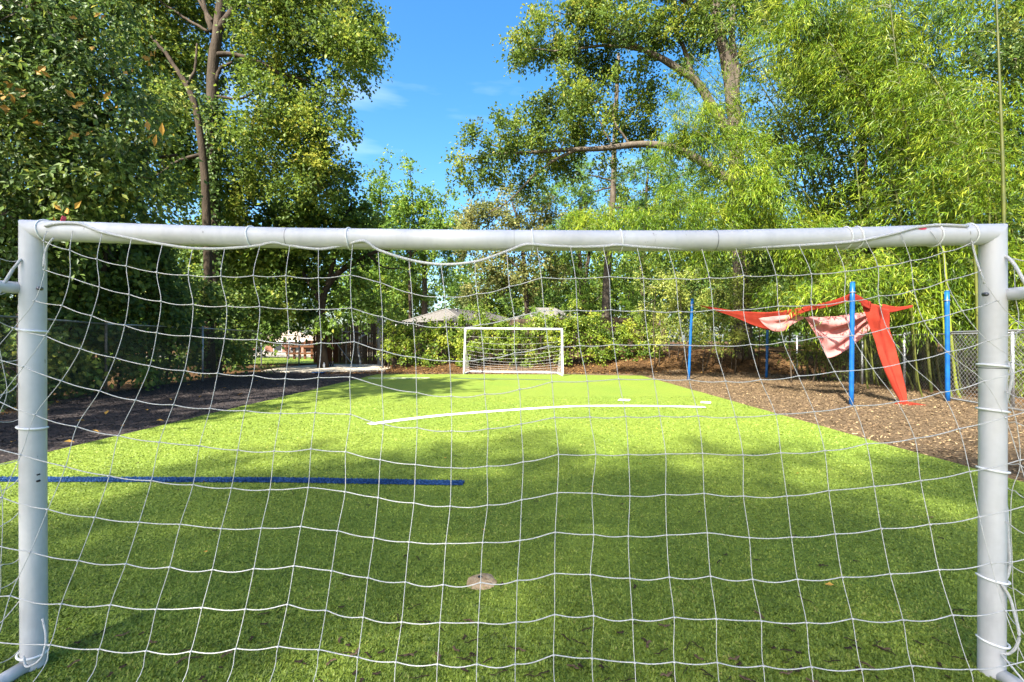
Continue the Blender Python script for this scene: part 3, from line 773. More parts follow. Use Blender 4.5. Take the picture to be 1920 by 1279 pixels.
# ---- right: big oak with the long horizontal limb
Y0 = 22.
t = thing('spreading_oak_tree', W(1385, 640, Y0) * (1, 1, 0), 'big spreading oak with a long bare limb arching across the sky at right', 'tree')
limb(t, px_line([(1395, 690), (1390, 560), (1385, 420), (1380, 280), (1374, 190), (1360, 110), (1345, 40), (1335, -60)], Y0), .42, .2, BARK_PALE, 'trunk', 32, 12)
for pts, a, b in (([(1392, 360), (1340, 320), (1290, 290), (1240, 273), (1200, 270), (1130, 278), (1070, 280), (1000, 285), (930, 290), (870, 300)], .25, .03),
                  ([(1375, 270), (1335, 200), (1300, 150), (1250, 115), (1210, 95), (1160, 70), (1120, 40)], .26, .05), ([(1376, 220), (1378, 130), (1372, 60), (1380, -30)], .24, .10),
                  ([(1300, 150), (1285, 100), (1270, 60), (1280, 10)], .13, .06), ([(1345, 60), (1310, 20), (1270, -10), (1240, -60)], .15, .06),
                  ([(1080, 282), (1040, 300), (1000, 330), (950, 380), (915, 400)], .08, .02), ([(1150, 278), (1130, 240), (1110, 200)], .06, .02), ([(1210, 95), (1140, 85), (1060, 95), (990, 90)], .09, .02),
                  ([(1160, 70), (1100, 40), (1040, 20)], .07, .02), ([(1180, 270), (1150, 220), (1160, 160)], .06, .02), ([(1376, 130), (1420, 110), (1470, 95)], .09, .03), ([(960, 288), (920, 270), (890, 260)], .05, .015)):
    limb(t, px_line(pts, Y0), a, b, BARK_PALE)
sp = [(868, 300, 18), (890, 265, 22), (915, 300, 30), (935, 255, 30), (960, 290, 34), (985, 245, 36), (1020, 290, 36), (1035, 225, 38), (1060, 265, 40), (880, 340, 20), (950, 340, 26), (1000, 340, 26), (1090, 230, 40), (1080, 170, 36), (1120, 190, 40), (1010, 195, 26), (960, 85, 24), (1000, 75, 32), (980, 110, 26), (1040, 60, 36), (1050, 110, 36), (1090, 90, 38), (1100, 40, 38), (1140, 120, 38), (1160, 60, 40), (1220, 110, 34), (1200, 50, 40), (1260, 50, 38), (1290, 110, 26), (1150, 240, 32), (1200, 200, 36), (1230, 160, 32), (1200, 240, 28), (1320, 60, 40), (1400, 40, 42), (1390, 130, 22), (1450, 60, 44), (1440, 130, 30), (1340, 20, 46), (1080, 8, 34), (1120, -20, 50), (1250, -30, 60), (1360, -50, 70), (1470, -10, 60), (1060, 150, 24), (1130, 290, 24), (1050, 320, 24), (1480, 150, 26), (1350, 215, 14), (1400, 200, 16)]
sp = [(a[0], a[1], a[2], rng.uniform(1.2, 2.6) if (1270 < a[0] < 1430 and a[1] > 20) or (1000 < a[0] and 235 < a[1] < 330) else rng.uniform(-1.3, 1.3)) for a in sp]
crown(t, pxblobs(sp, Y0), L_OAK, .155, .105, 34, 15, .62)

# ---- right: dark evergreen mass behind the bamboo
t = thing('dark_evergreen_tree', (15.2, 19.5, 0), 'dark shaded evergreen crown filling the gap left of the bamboo', 'tree')
limb(t, [(15.2, 19.5, -.1), (15.1, 19.4, 4), (14.8, 19.2, 9), (14.6, 19, 13)], .3, .1, BARK_DARK, 'trunk')
sp = [(1500, 230, 60), (1560, 200, 60), (1530, 290, 60), (1480, 320, 50), (1590, 290, 60), (1450, 270, 40), (1540, 120, 50), (1640, 230, 60), (1600, 380, 60), (1500, 400, 60), (1680, 330, 60), (1430, 380, 50), (1380, 440, 50), (1480, 480, 60), (1560, 480, 60), (1640, 460, 60), (1500, 170, 46)]
crown(t, pxblobs(sp, 19.5), L_DEEP, .17, .11, 17, 13, .8)
t = thing('holly_tree', (15.0, 13.2, 0), 'dark holly behind the thick bamboo cane at the right edge', 'tree')
limb(t, [(16, 15.2, -.1), (16, 15.2, 4), (16, 15.3, 8)], .2, .08, BARK_DARK, 'trunk')
sp = [(1880, 90, 70), (1840, 60, 40), (1930, 180, 80), (1900, 300, 80), (1860, 400, 80), (1930, 440, 80), (1790, 480, 80), (1880, 540, 80), (1720, 520, 70), (1830, 230, 50), (1930, 20, 80), (1900, 110, 60), (1850, 20, 50), (1810, 100, 36), (1940, 110, 60)]
crown(t, pxblobs(sp, 14.6), L_DEEP, .14, .09, 30, 13, .7)

# ---- bamboo: every cane a plant of its own
GB = 'bamboo canes of the grove on the right'
def cane(pts, Y0, r, lab, nsp, yspread=.5, young=False, reach=1.0, lo=.3, dY=0.0, dens=1.0, extra=(), front=False):
    P0 = px_line(pts, Y0)
    P0 = [p + np.array((0, dY * k / max(1, len(P0) - 1), 0)) for k, p in enumerate(P0)]
    base = np.array((P0[0][0], P0[0][1], 0))
    t = thing('bamboo_cane', base, lab, 'bamboo', GB)
    if P0[0][2] > .15: P0 = [np.array((P0[0][0] + .15, P0[0][1], -.05))] + P0
    P = spline(P0, 40)
    seg = np.full(40, 1.0); seg[::4] = 1.16                      # swollen nodes
    rr = np.linspace(r, r * .28, 40) * seg
    mb = MB(); tube(mb, P, rr, 7)
    mb.link('stem', CULM_Y if young else CULM, t, smooth=True)
    if nsp:
        u = rng.uniform(lo, 1.0, nsp) ** .8
        k = np.clip((u * 39).astype(int), 0, 39)
        a = rng.random(nsp) * (3.3 if front else 6.283)
        br = reach * rng.uniform(.15, 1.0, nsp) * (1.15 - .5 * u)
        d = np.stack((np.cos(a), np.sin(a) * .9, rng.uniform(-.1, .55, nsp)), -1)
        C = P[k] + d * br[:, None]
        D = nrm(d + np.array((0, 0, -.15)) + rng.normal(0, .3, (nsp, 3)))
        mb = MB()
        tint = rng.normal(.5, .22, nsp)
        qx = CX + C[:, 0] / C[:, 1] * F; qy = CY - (C[:, 2] - CH) / C[:, 1] * F
        gap = (((qx - 1545) / 115) ** 2 + ((qy - 275) / 75) ** 2 < 1) | (((qx - 1860) / 85) ** 2 + ((qy - 95) / 60) ** 2 < 1) | (((qx - 1470) / 60) ** 2 + ((qy - 210) / 70) ** 2 < 1)
        keep = ~(gap & (rng.random(nsp) < .85))
        C, D, tint, k = C[keep], D[keep], tint[keep], k[keep]; nsp = len(C)
        spray_leaves(mb, C, D, int(24 * dens), .55, .185, .026, (0, -.25, 1), .75, .75, 0, tint, .22, .18)
        for px, py, rp, dd in extra:
            Yb = Y0 + dd; rm = rp / F * Yb
            Cb, Db, tb, sb = blob_sprays(W(px, py, Yb), (rm, rm * .8, rm * .75), int(46 * rm * rm * 3.14))
            Db = nrm(Db * .8 + np.array((0, 0, -.25)))
            spray_leaves(mb, Cb, Db, 20, .5, .185, .026, (0, -.25, 1), .75, .9, 0, tb, .22, .18)
            k0 = np.argmin(np.linalg.norm(P - W(px, py, Yb), axis=1))
            for s_ in sb[::3]: tube(mb, spline((P[k0], (P[k0] + s_) / 2 + (0, 0, .15), s_), 5), np.linspace(.008, .003, 5), 3, 1, cap=False, val=.8)
        for j in range(0, nsp, 3):
            tube(mb, spline((P[k[j]], (P[k[j]] + C[j]) / 2 + (0, 0, .12), C[j] + D[j] * .35), 5), np.linspace(.008, .003, 5), 3, 1, cap=False, val=.8)
        mb.link('foliage', [L_BAMBOO, CULM], t)
    return t
cane([(1890, 760), (1884, 500), (1880, 300), (1873, 120), (1866, -60)], 10.9, .055, 'thickest upright bamboo cane near the right edge', 150, front=True)
cane([(1838, 720), (1828, 480), (1812, 320), (1780, 200), (1735, 120)], 11.8, .048, 'dark bamboo cane curving left beside the thickest cane', 190, front=True)
cane([(1745, 720), (1722, 420), (1702, 260), (1682, 120), (1668, 0)], 13.0, .045, 'bamboo cane leaning slightly left above the red smear on the crossbar', 260, front=True)
cane([(1720, 720), (1690, 420), (1648, 240), (1600, 150), (1556, 80)], 13.4, .042, 'bamboo cane bending far left behind the leaning cane', 260, front=True)
cane([(1790, 700), (1768, 460), (1752, 360), (1746, 305)], 11.9, .042, 'bright yellow-green young bamboo cane above the right end of the crossbar', 26, young=True, reach=.4, lo=.6)
cane([(1775, 690), (1757, 440), (1738, 350)], 12.1, .03, 'slender yellow-green young cane forking from the brightest one', 20, young=True, reach=.4, lo=.6)
cane([(1862, 720), (1856, 460), (1852, 300), (1838, 160)], 12.4, .045, 'straight green bamboo cane just left of the thickest cane', 150, front=True)
cane([(1700, 700), (1600, 480), (1500, 380), (1410, 280), (1345, 205), (1300, 160)], 13.5, .026, 'thin bamboo cane slanting steeply left across the oak trunk', 60, dY=1.8, extra=[(1330, 205, 30, 1.4), (1390, 330, 40, .8), (1450, 350, 44, .5), (1520, 420, 50, .2), (1480, 300, 30, .4)])
cane([(1680, 700), (1590, 450), (1500, 415), (1400, 390), (1290, 385), (1200, 392), (1100, 410)], 14.6, .024, 'thin yellow bamboo cane arching low to the left above the crossbar', 90, dY=1.5, reach=.5, lo=.38, extra=[(1210, 415, 36, .8), (1290, 405, 42, .6), (1360, 415, 44, .4), (1430, 410, 44, .2), (1160, 425, 32, 1.0), (1500, 440, 46, 0)])
cane([(1660, 700), (1570, 440), (1470, 400), (1350, 360), (1250, 375), (1130, 395), (1070, 420)], 15.2, .024, 'longest low arching cane whose tip hangs above the far pine trunk', 90, dY=2.0, reach=.5, lo=.4, extra=[(1085, 415, 30, 1.8), (1125, 400, 34, 1.6), (1180, 390, 34, 1.2), (1260, 375, 36, .8), (1350, 365, 44, .5), (1430, 365, 44, .2), (1240, 440, 30, .8), (1330, 450, 36, .4)])
cane([(1640, 700), (1560, 420), (1480, 300), (1400, 240), (1310, 230), (1255, 250)], 15.0, .026, 'bamboo cane drooping left in front of the long oak limb', 80, dY=1.5, reach=.5, lo=.4, extra=[(1262, 255, 30, 1.3), (1300, 225, 38, 1.0), (1340, 260, 40, .8), (1390, 250, 36, .6), (1410, 300, 44, .4), (1350, 310, 34, .8), (1270, 190, 22, 1.2)])
cane([(1760, 700), (1700, 350), (1640, 160), (1570, 60), (1500, 0)], 14.2, .035, 'tall bamboo cane sweeping up to the top of the picture', 160, reach=1.0, extra=[(1470, 20, 50, 0), (1530, 50, 60, 0), (1590, 30, 60, .2), (1600, 110, 60, 0), (1540, 130, 40, .3), (1660, 170, 45, 0), (1500, 90, 40, .4)])
cane([(1800, 700), (1770, 350), (1730, 120), (1680, 0), (1640, -60)], 14.0, .035, 'tall bamboo cane behind the yellow young canes', 160, reach=1.0, extra=[(1670, 40, 60, 0), (1730, 90, 60, 0), (1760, 30, 50, .2), (1700, 160, 55, 0), (1770, 180, 50, 0), (1740, 260, 50, .2)])
cane([(1720, 700), (1700, 520), (1660, 470), (1610, 505), (1560, 545)], 12.0, .02, 'low drooping bamboo spray hanging over the red sail', 30, reach=.4, lo=.5, extra=[(1495, 562, 14, -.4), (1540, 545, 17, -.6), (1575, 538, 18, -.7), (1645, 540, 26, -.3), (1695, 545, 28, -.2), (1690, 590, 18, .3), (1620, 510, 30, 0), (1720, 590, 30, .2), (1530, 520, 28, .4)])
cane([(1800, 720), (1780, 560), (1760, 480), (1730, 430)], 12.6, .022, 'short leafy bamboo cane left of the gate panel', 40, reach=.6, lo=.3, extra=[(1740, 520, 40, 0), (1700, 470, 38, .3), (1790, 500, 40, 0), (1760, 580, 34, .4), (1820, 560, 40, 0), (1800, 620, 30, .5)])
cane([(1900, 720), (1890, 600), (1880, 520)], 12.4, .022, 'short leafy bamboo cane behind the right goal post', 30, reach=.6, lo=.3, extra=[(1870, 600, 46, 0), (1900, 520, 46, 0), (1850, 470, 40, .2), (1920, 640, 46, 0)])
cane([(1640, 720), (1620, 560), (1580, 470), (1530, 430)], 14.5, .022, 'short leafy bamboo cane behind the pink flap', 40, reach=.6, lo=.3, extra=[(1560, 500, 38, 0), (1510, 480, 38, .2), (1610, 540, 38, .2), (1480, 540, 32, .4), (1540, 600, 24, .6), (1640, 590, 28, .4)])
n_r = 0
for k in range(30):
    bx = 1500 + 420 * ((k * .618) % 1); Y = 14.0 + 3.6 * ((k * .381) % 1)
    lean = -60 - 170 * ((k * .77) % 1); top = -40 + 260 * ((k * .53) % 1)
    px0 = bx; 
    if (px0 - CX) / F * Y < 10.9: px0 = CX + 10.9 * F / Y + 20 * (k % 3)
    cane([(px0, 700), (px0 + lean * .15, 430), (px0 + lean * .45, 260 + top * .3), (px0 + lean * .8, (260 + top) * .5 + 20), (px0 + lean * 1.25, top)], Y, .03 + .012 * ((k * .29) % 1), 'green bamboo cane standing deep inside the grove', 95, reach=1.0, lo=.3)

# ---- hedge and shrubs along the back
def shrub(name, label, spec, Y0, mat, L, Wd, dens, cat='shrub', nb=(-.1, -.6, .7), stems=5, n_per=12, slen=.4, group=None, ydef=None, droop=.3):
    bl_ = pxblobs(spec, Y0, ydef)
    cx = np.mean([b[0][0] for b in bl_]); cy = np.mean([b[0][1] for b in bl_])
    z0 = float(bank(cx, cy)) - .05
    t = thing(name, (cx, cy, z0), label, cat, group)
    for k in range(stems):
        c = bl_[k % len(bl_)][0]
        a = np.array((c[0] + rng.uniform(-.3, .3), c[1] + rng.uniform(-.1, .3), float(bank(c[0], c[1])) - .08))
        limb(t, [a, (a + c) / 2 + rng.normal(0, .1, 3), c], .03, .012, BARK, 'stem', 8, 5, .03)
    crown(t, bl_, mat, L, Wd, dens, n_per, slen, nb=nb, nr=.5, droop=droop, name='foliage')
    return t
def hedge(label, px0, px1, Y0, ytop, mat=None):
    spec = []
    for px in np.arange(px0, px1, 15.0):
        top = ytop(px) + rng.normal(0, 3.5)
        spec += [(px + rng.normal(0, 4), top + 17, 17, rng.uniform(-.2, .5)), (px + rng.normal(0, 4), top + 38, 18, rng.uniform(-.35, .3)), (px + rng.normal(0, 4), top + 56, 14, rng.uniform(-.3, .3), .8)]
        if rng.random() < .7: spec.append((px + rng.normal(0, 5), top + 72, 10, rng.uniform(-.3, .2), .55))
    shrub('hedge', label, spec, Y0, mat or L_HEDGE, .13, .09, 34, 'hedge', stems=12, ydef=.45, n_per=12, slen=.35)
hedge('glossy dark section of hedge at the left end of the back fence', 728, 868, 24.0, lambda p: 605 + 6 * math.sin(p * .05))
hedge('sunlit hedge behind the far goal', 872, 1045, 23.6, lambda p: 606 + 5 * math.sin(p * .06))
hedge('bright hedge right of the far goal below the grey pine trunk', 1048, 1240, 23.6, lambda p: 598 + 6 * math.sin(p * .045) + max(0, p - 1170) * .1)
shrub('rounded_shrub', 'rounded yellow-green shrub rising above the hedge between the two roofs', [(905, 600, 26), (895, 588, 16), (920, 594, 18), (885, 608, 16), (932, 612, 18)], 24.3, L_HEDGE, .12, .08, 30, 'shrub', ydef=.7)
shrub('tall_shrub', 'tall bright shrub above the right corner of the far goal', [(1040, 595, 24), (1070, 590, 26), (1095, 605, 24), (1020, 610, 18), (1055, 612, 24), (1080, 575, 16)], 24.5, L_HEDGE, .12, .08, 30, 'shrub', ydef=.7)
shrub('broadleaf_shrub', 'glossy broad-leaved shrub right of the tallest far blue pole', [(1335, 615, 28), (1370, 625, 28), (1400, 632, 22), (1325, 640, 18), (1360, 645, 18), (1310, 605, 18)], 20.2, L_SHRUB, .13, .06, 34, 'shrub', ydef=.7)
shrub('broadleaf_shrub', 'wide glossy shrub left of the far blue pole', [(1230, 540, 34), (1270, 525, 34), (1250, 585, 34), (1215, 580, 26), (1280, 575, 30), (1240, 625, 26), (1275, 620, 24), (1300, 545, 26), (1215, 620, 20), (1310, 510, 26), (1340, 540, 22)], 22.5, L_SHRUB, .13, .06, 28, 'shrub', stems=7)
shrub('broadleaf_shrub', 'pale glossy shrub under the bamboo above the sagging red cloth', [(1370, 535, 30), (1400, 515, 28), (1420, 545, 26), (1345, 560, 20), (1390, 560, 24), (1440, 525, 24)], 20.8, L_SHRUB, .13, .06, 30, 'shrub')
shrub('undergrowth', 'shadowy undergrowth behind the right chain link fence', [(1480, 600, 40), (1540, 620, 40), (1600, 640, 40), (1660, 650, 44), (1720, 660, 46), (1780, 660, 46), (1850, 660, 50), (1920, 680, 50), (1500, 660, 24), (1570, 680, 24), (1640, 700, 24), (1480, 560, 40), (1520, 540, 44), (1590, 560, 48), (1660, 560, 50), (1730, 560, 50), (1800, 570, 50), (1870, 570, 55), (1620, 480, 46), (1700, 470, 50), (1780, 470, 50), (1860, 470, 55), (1930, 570, 55), (1930, 470, 55)], 16.6, L_SHRUB, .18, .05, 22, 'undergrowth', stems=9, n_per=15, droop=.6)
needle = shrub
t = pine('fluffy bright pine sapling left of the grey pine trunk', (1085, 640), 29.5, [(1085, 640), (1086, 580), (1088, 520)], .06, [(1086, 525, 8), (1080, 545, 13), (1095, 545, 12), (1072, 565, 15), (1100, 565, 15), (1085, 580, 20), (1060, 580, 14), (1112, 580, 14)], L_PINEY, 26, .26, w=.024, nm='pine_sapling', cat='sapling')
t = pine('fluffy bright pine sapling right of the grey pine trunk', (1185, 640), 29.0, [(1185, 640), (1186, 580), (1188, 530)], .06, [(1186, 535, 14), (1178, 555, 18), (1195, 555, 17), (1170, 575, 16), (1200, 575, 18), (1185, 590, 18)], L_PINEY, 26, .26, w=.024, nm='pine_sapling', cat='sapling')
t = pine('small bright pine sapling above the sunlit hedge', (1000, 640), 30.0, [(1000, 640), (1000, 600), (1001, 572)], .05, [(1000, 580, 11), (992, 594, 13), (1010, 594, 13), (1000, 605, 15)], L_PINEY, 26, .26, w=.024, nm='pine_sapling', cat='sapling')
shrub('grass_clump', 'pale green weedy clump at the left corner of the concrete slab', [(505, 690, 12), (520, 694, 9), (490, 688, 10)], 21.3, L_LIGHT, .11, .04, 40, 'weeds', stems=3, nb=(0, 0, 1))

# far wood behind everything, one mass
def far_wood():
    mb = MB()
    for k in range(190):
        x = rng.uniform(-75, 75); y = rng.uniform(68, 86); h = rng.uniform(13, 18) + (5 if abs(x) > 18 else 0)
        C, D, tint, _ = blob_sprays((x, y, h * .55), (4.2, 3, h * .5), 120)
        spray_leaves(mb, C, D, 6, 1.0, .55, .38, (0, -.4, .8), .6, .3, 0, tint * .9, .3)
    for k in range(70):                              # right and left beyond the fences
        s = 1 if k % 2 else -1
        x = s * rng.uniform(21, 42); y = rng.uniform(4, 56); h = rng.uniform(9, 17)
        C, D, tint, _ = blob_sprays((x, y, h * .5), (3.5, 3, h * .5), 150)
        spray_leaves(mb, C, D, 6, 1.0, .45, .32, (0, -.4, .8), .6, .3, 0, tint * .8, .3)
    tag(mb.link('woodland', L_GREEN), 'hazy wall of woodland behind the houses and fences', kind='stuff')
far_wood()

# ---- trees behind the camera and along the left that throw the dappled shade
def shade_tree(loc, h, r, n, label, hc, dens=6.0, lf=.26):
    t = thing('shade_tree', loc, label, 'tree')
    limb(t, [loc, np.array(loc) + (0.2, .1, h * .4), np.array(loc) + (.1, .3, h * .8)], .3, .1, BARK, 'trunk')
    bl_ = []
    for k in range(n):
        u = nrm(rng.normal(size=3)); q = rng.random() ** .42
        c = np.array((loc[0] + u[0] * r[0] * q, loc[1] + u[1] * r[1] * q, hc + u[2] * r[2] * q))
        bl_.append((c, np.array((1.3, 1.3, .9)), 1.0))
    crown(t, bl_, L_OAK, lf, lf * .7, dens, 12, .8, twigs=False)
shade_tree((-11.0, -17.9, 0), 27.0, (7.8, 2.9, 2.0), 76, 'tall leafy tree behind the photographer', 23.6, 10.5, .15)
shade_tree((-11.5, 3.5, 0), 16.5, (3.0, 2.2, 1.6), 16, 'leafy tree beyond the left fence, out of the picture', 13.6)
shade_tree((-14.0, -1.0, 0), 15.0, (3.6, 3.5, 3.0), 22, 'second leafy tree beyond the left fence, out of the picture', 10.0)
shade_tree((-15.5, 6.5, 0), 15.0, (3.2, 3.2, 3.0), 20, 'third leafy tree beyond the left fence, out of the picture', 10.5)

# ------------------------------------------------------------------ chain link fences
def chain(mb, a, b, h, z0=.05, s=.075, w=.0034, m=0):
    a = np.asarray(a, float); b = np.asarray(b, float)
    Lh = np.linalg.norm(b - a); d = (b - a) / Lh; nrm2 = np.array((-d[1], d[0]))
    zb0, zb1 = z0, h
    H = zb1 - zb0
    for sgn in (1, -1):
        u = np.arange(-H, Lh + H, s)
        for x in u:
            # segment from (x, zb0) going at 45 degrees, clipped to the panel
            x0, x1 = x, x + sgn * H
            t0, t1 = 0.0, 1.0
            lo_, hi_ = min(x0, x1), max(x0, x1)
            if hi_ < 0 or lo_ > Lh: continue
            ta = (0 - x0) / (x1 - x0); tb = (Lh - x0) / (x1 - x0)
            t0 = max(0, min(ta, tb)); t1 = min(1, max(ta, tb))
            if t1 - t0 < .01: continue
            p = []
            for tt in (t0, t1):
                xx = x0 + (x1 - x0) * tt
                q = a + d * xx
                p.append(np.array((q[0], q[1], zb0 + H * tt)))
            off = np.array((nrm2[0] * .003 * sgn, nrm2[1] * .003 * sgn, 0))
            sd = np.array((d[0] * w * .7, d[1] * w * .7, -sgn * w * .7))
            mb.add([p[0] - sd + off, p[0] + sd + off, p[1] + sd + off, p[1] - sd + off], [(0, 1, 2, 3)], None, m)

def cyl(mb, a, b, r, n=10, m=0):
    return tube(mb, np.array((a, b), float), r, n, m)

t = thing('chain_link_fence', (-11.3, 14, 0), 'grey chain link fence along the dark mulch strip on the left', 'fence')
FP = [(-9.4, 5.5), (-9.75, 9.0), (-11.15, 12.5), (-11.35, 16.7), (-12.5, 22.7)]
for k, (x, y) in enumerate(FP):
    mb = MB(); cyl(mb, (x, y, -.1), (x, y, 1.98), .032); tube(mb, np.array(((x, y, 1.98), (x, y, 2.0), (x, y, 2.03))), np.array((.038, .036, .012)), 10)
    mb.link('post', RUSTY if k in (1, 2) else STEEL, t, smooth=True)
for a, b in zip(FP[:-1], FP[1:]):
    mb = MB(); cyl(mb, (*a, 1.95), (*b, 1.95), .021); mb.link('top_rail', STEEL, t, smooth=True)
    mb = MB(); chain(mb, a, b, 1.94); tag(mb.link('wire_mesh', WIRE, t), kind='stuff')

t = thing('chain_link_fence', (-12.6, 24.5, 0), 'short run of chain link leading to the concrete slab', 'fence')
FQ = [(-12.5, 22.9), (-12.4, 26.5)]
for x, y in FQ[1:]:
    mb = MB(); cyl(mb, (x, y, -.1), (x, y, 1.8), .035); mb.link('post', STEEL, t, smooth=True)
mb = MB(); cyl(mb, (*FQ[0], 1.78), (*FQ[1], 1.78), .02); mb.link('top_rail', STEEL, t, smooth=True)
mb = MB(); chain(mb, FQ[0], FQ[1], 1.76); tag(mb.link('wire_mesh', WIRE, t), kind='stuff')

t = thing('chain_link_fence', (11.6, 13, 0), 'chain link fence in front of the bamboo on the right', 'fence')
FR = [(10.95, 8.2), (11.0, 10.0), (11.55, 13.4), (11.85, 15.4), (11.9, 19.0)]
for x, y in FR:
    mb = MB(); cyl(mb, (x, y, -.1), (x, y, 1.72), .034); mb.link('post', STEEL, t, smooth=True)
for a, b in zip(FR[:-1], FR[1:]):
    mb = MB(); cyl(mb, (*a, 1.66), (*b, 1.66), .018); mb.link('top_rail', STEEL, t, smooth=True)
    mb = MB(); chain(mb, a, b, 1.65, s=.10, w=.0028); tag(mb.link('wire_mesh', WIRE, t), kind='stuff')

# leaning gate panel of pipe and mesh
t = thing('gate_panel', (10.7, 10.9, 0), 'loose chain link gate panel with a rounded pipe frame behind the right post', 'gate')
ga, gb = np.array((10.88, 11.35)), np.array((10.35, 8.9))
gd = (gb - ga); gl = np.linalg.norm(gd); gd /= gl
fr = []
for x, z in ((.0, .14), (.0, .9), (.0, 1.58), (.04, 1.66), (.12, 1.70), (1.2, 1.70), (gl - .1, 1.70), (gl, 1.6), (gl, .2), (gl - .1, .06), (1.2, .06), (.14, .06), (.05, .08), (0, .14)):
    q = ga + gd * x; fr.append((q[0], q[1], z))
mb = MB(); tube(mb, np.array(fr), .021, 8); mb.link('pipe_frame', STEEL, t, smooth=True)
mb = MB(); chain(mb, ga + gd * .03, ga + gd * (gl - .03), 1.68, z0=.08, s=.115, w=.0036); tag(mb.link('wire_mesh', WIRE_LIT, t), kind='stuff')

# ------------------------------------------------------------------ concrete slab, fence boards, houses
def slab():
    pts = [(-12.1, 22.0), (-10.6, 21.4), (-7.6, 21.7), (-6.3, 22.6), (-6.6, 25.2), (-8.5, 28.0), (-11.6, 28.2), (-12.6, 25.0)]
    n = len(pts); mb = MB()
    V = [(x, y, .05) for x, y in pts] + [(x, y, -.08) for x, y in pts] + [(-9.4, 24.6, .055)]
    q = [(i, (i + 1) % n, n + (i + 1) % n, n + i) for i in range(n)]
    mb.add(V, q, [(2 * n, i, (i + 1) % n) for i in range(n)])
    tag(mb.link('concrete_slab', CONCRETE), 'pale concrete slab in front of the wooden fence', kind='structure')
slab()
mb = MB()
grid(mb, np.stack(np.meshgrid(np.linspace(-34, -13, 8), np.linspace(40, 60, 8)), -1).reshape(8, 8, 2)[..., [0, 1, 1]] * np.array((1, 1, 0)) + np.array((0, 0, .06)))
tag(mb.link('driveway', CONCRETE), 'sunlit pale driveway seen through the gap beside the fence', kind='structure')
mb = MB()
grid(mb, np.stack(np.meshgrid(np.linspace(-34, -10, 8), np.linspace(29, 39, 8)), -1).reshape(8, 8, 2)[..., [0, 1, 1]] * np.array((1, 1, 0)) + np.array((0, 0, .05)))
tag(mb.link('lawn', TURF), 'strip of lawn beyond the concrete slab', kind='structure')

def board_fence(label, x0, x1, y0, y1, h0, h1, mat, rails=True, pitch=.145, nm='wooden_fence'):
    n = int(abs(math.hypot(x1 - x0, y1 - y0)) / pitch)
    t = thing(nm, ((x0 + x1) / 2, (y0 + y1) / 2, 0), label, 'fence')
    d = np.array((x1 - x0, y1 - y0)) / n; u = d / np.linalg.norm(d)
    ang = math.atan2(u[1], u[0])
    wv = .068
    V = []
    mbp = MB(); box(mbp, (-wv, -.011, 0), (wv, .011, 1))
    # dog-eared top
    me = mbp.mesh('plank', mat)
    me.vertices[4].co.x += .0; 
    for k in range(n):
        f = (k + .5) / n
        p = np.array((x0, y0)) + d * (k + .5)
        zb = float(bank(p[0], p[1])) - .05
        h = h0 + (h1 - h0) * f + .05 * math.sin(k * 12.9)
        o = bpy.data.objects.new('plank', me); COL.objects.link(o); o.parent = t
        o.location = (p[0] - t.location.x + .006 * math.sin(k * 3.1), p[1] - t.location.y + .012 * math.sin(k * 5.7), zb)
        o.rotation_euler = (0, .012 * math.sin(k * 7.7), ang)
        o.scale = (1, 1, h - zb)
    if rails:
        for z in (.45, 1.2, 1.95):
            mb = MB(); zz = (float(bank(x0, y0)), float(bank(x1, y1)))
            bar(mb, (x0, y0 - .045, z + zz[0]), (x1, y1 - .045, z + zz[1]), .04, .09); mb.link('rail', mat, t)
        for f in np.linspace(0, 1, max(2, int(n * pitch / 2.4) + 1)):
            mb = MB(); p = np.array((x0, y0)) * (1 - f) + np.array((x1, y1)) * f; zb = float(bank(*p))
            box(mb, (p[0] - .05, p[1] - .17, zb - .1), (p[0] + .05, p[1] - .07, h0 + (h1 - h0) * f - .06)); mb.link('post', mat, t)
    return t
board_fence('dark red-brown board fence left of the weathered boards', -13.0, -11.25, 29.8, 29.6, 2.42, 2.45, WOOD_RED, rails=False)
board_fence('weathered board fence with rails beside the pale post', -11.2, -8.55, 29.6, 29.2, 2.62, 2.66, WOOD)
board_fence('long grey board fence showing above and below the hedge', -8.1, 9.6, 28.9, 28.6, 2.68, 3.0, WOOD)

t = thing('timber_post', (-8.35, 29.0, 0), 'pale square post between the weathered boards and the hedge', 'post')
mb = MB(); box(mb, (-8.53, 28.85, -.1), (-8.17, 29.15, 2.9)); mb.link('shaft', PALEPOST, t)
mb = MB(); box(mb, (-8.57, 28.81, 2.9), (-8.13, 29.19, 2.98)); mb.link('cap', PALEPOST, t)
mb = MB(); tube(mb, spline((W(655, 583, 33), W(690, 597, 31), (-8.4, 28.95, 2.7)), 14), .012, 5)
tag(mb.link('cable', PALEPOST), 'thin pale cable sloping down to the pale post', 'cable')

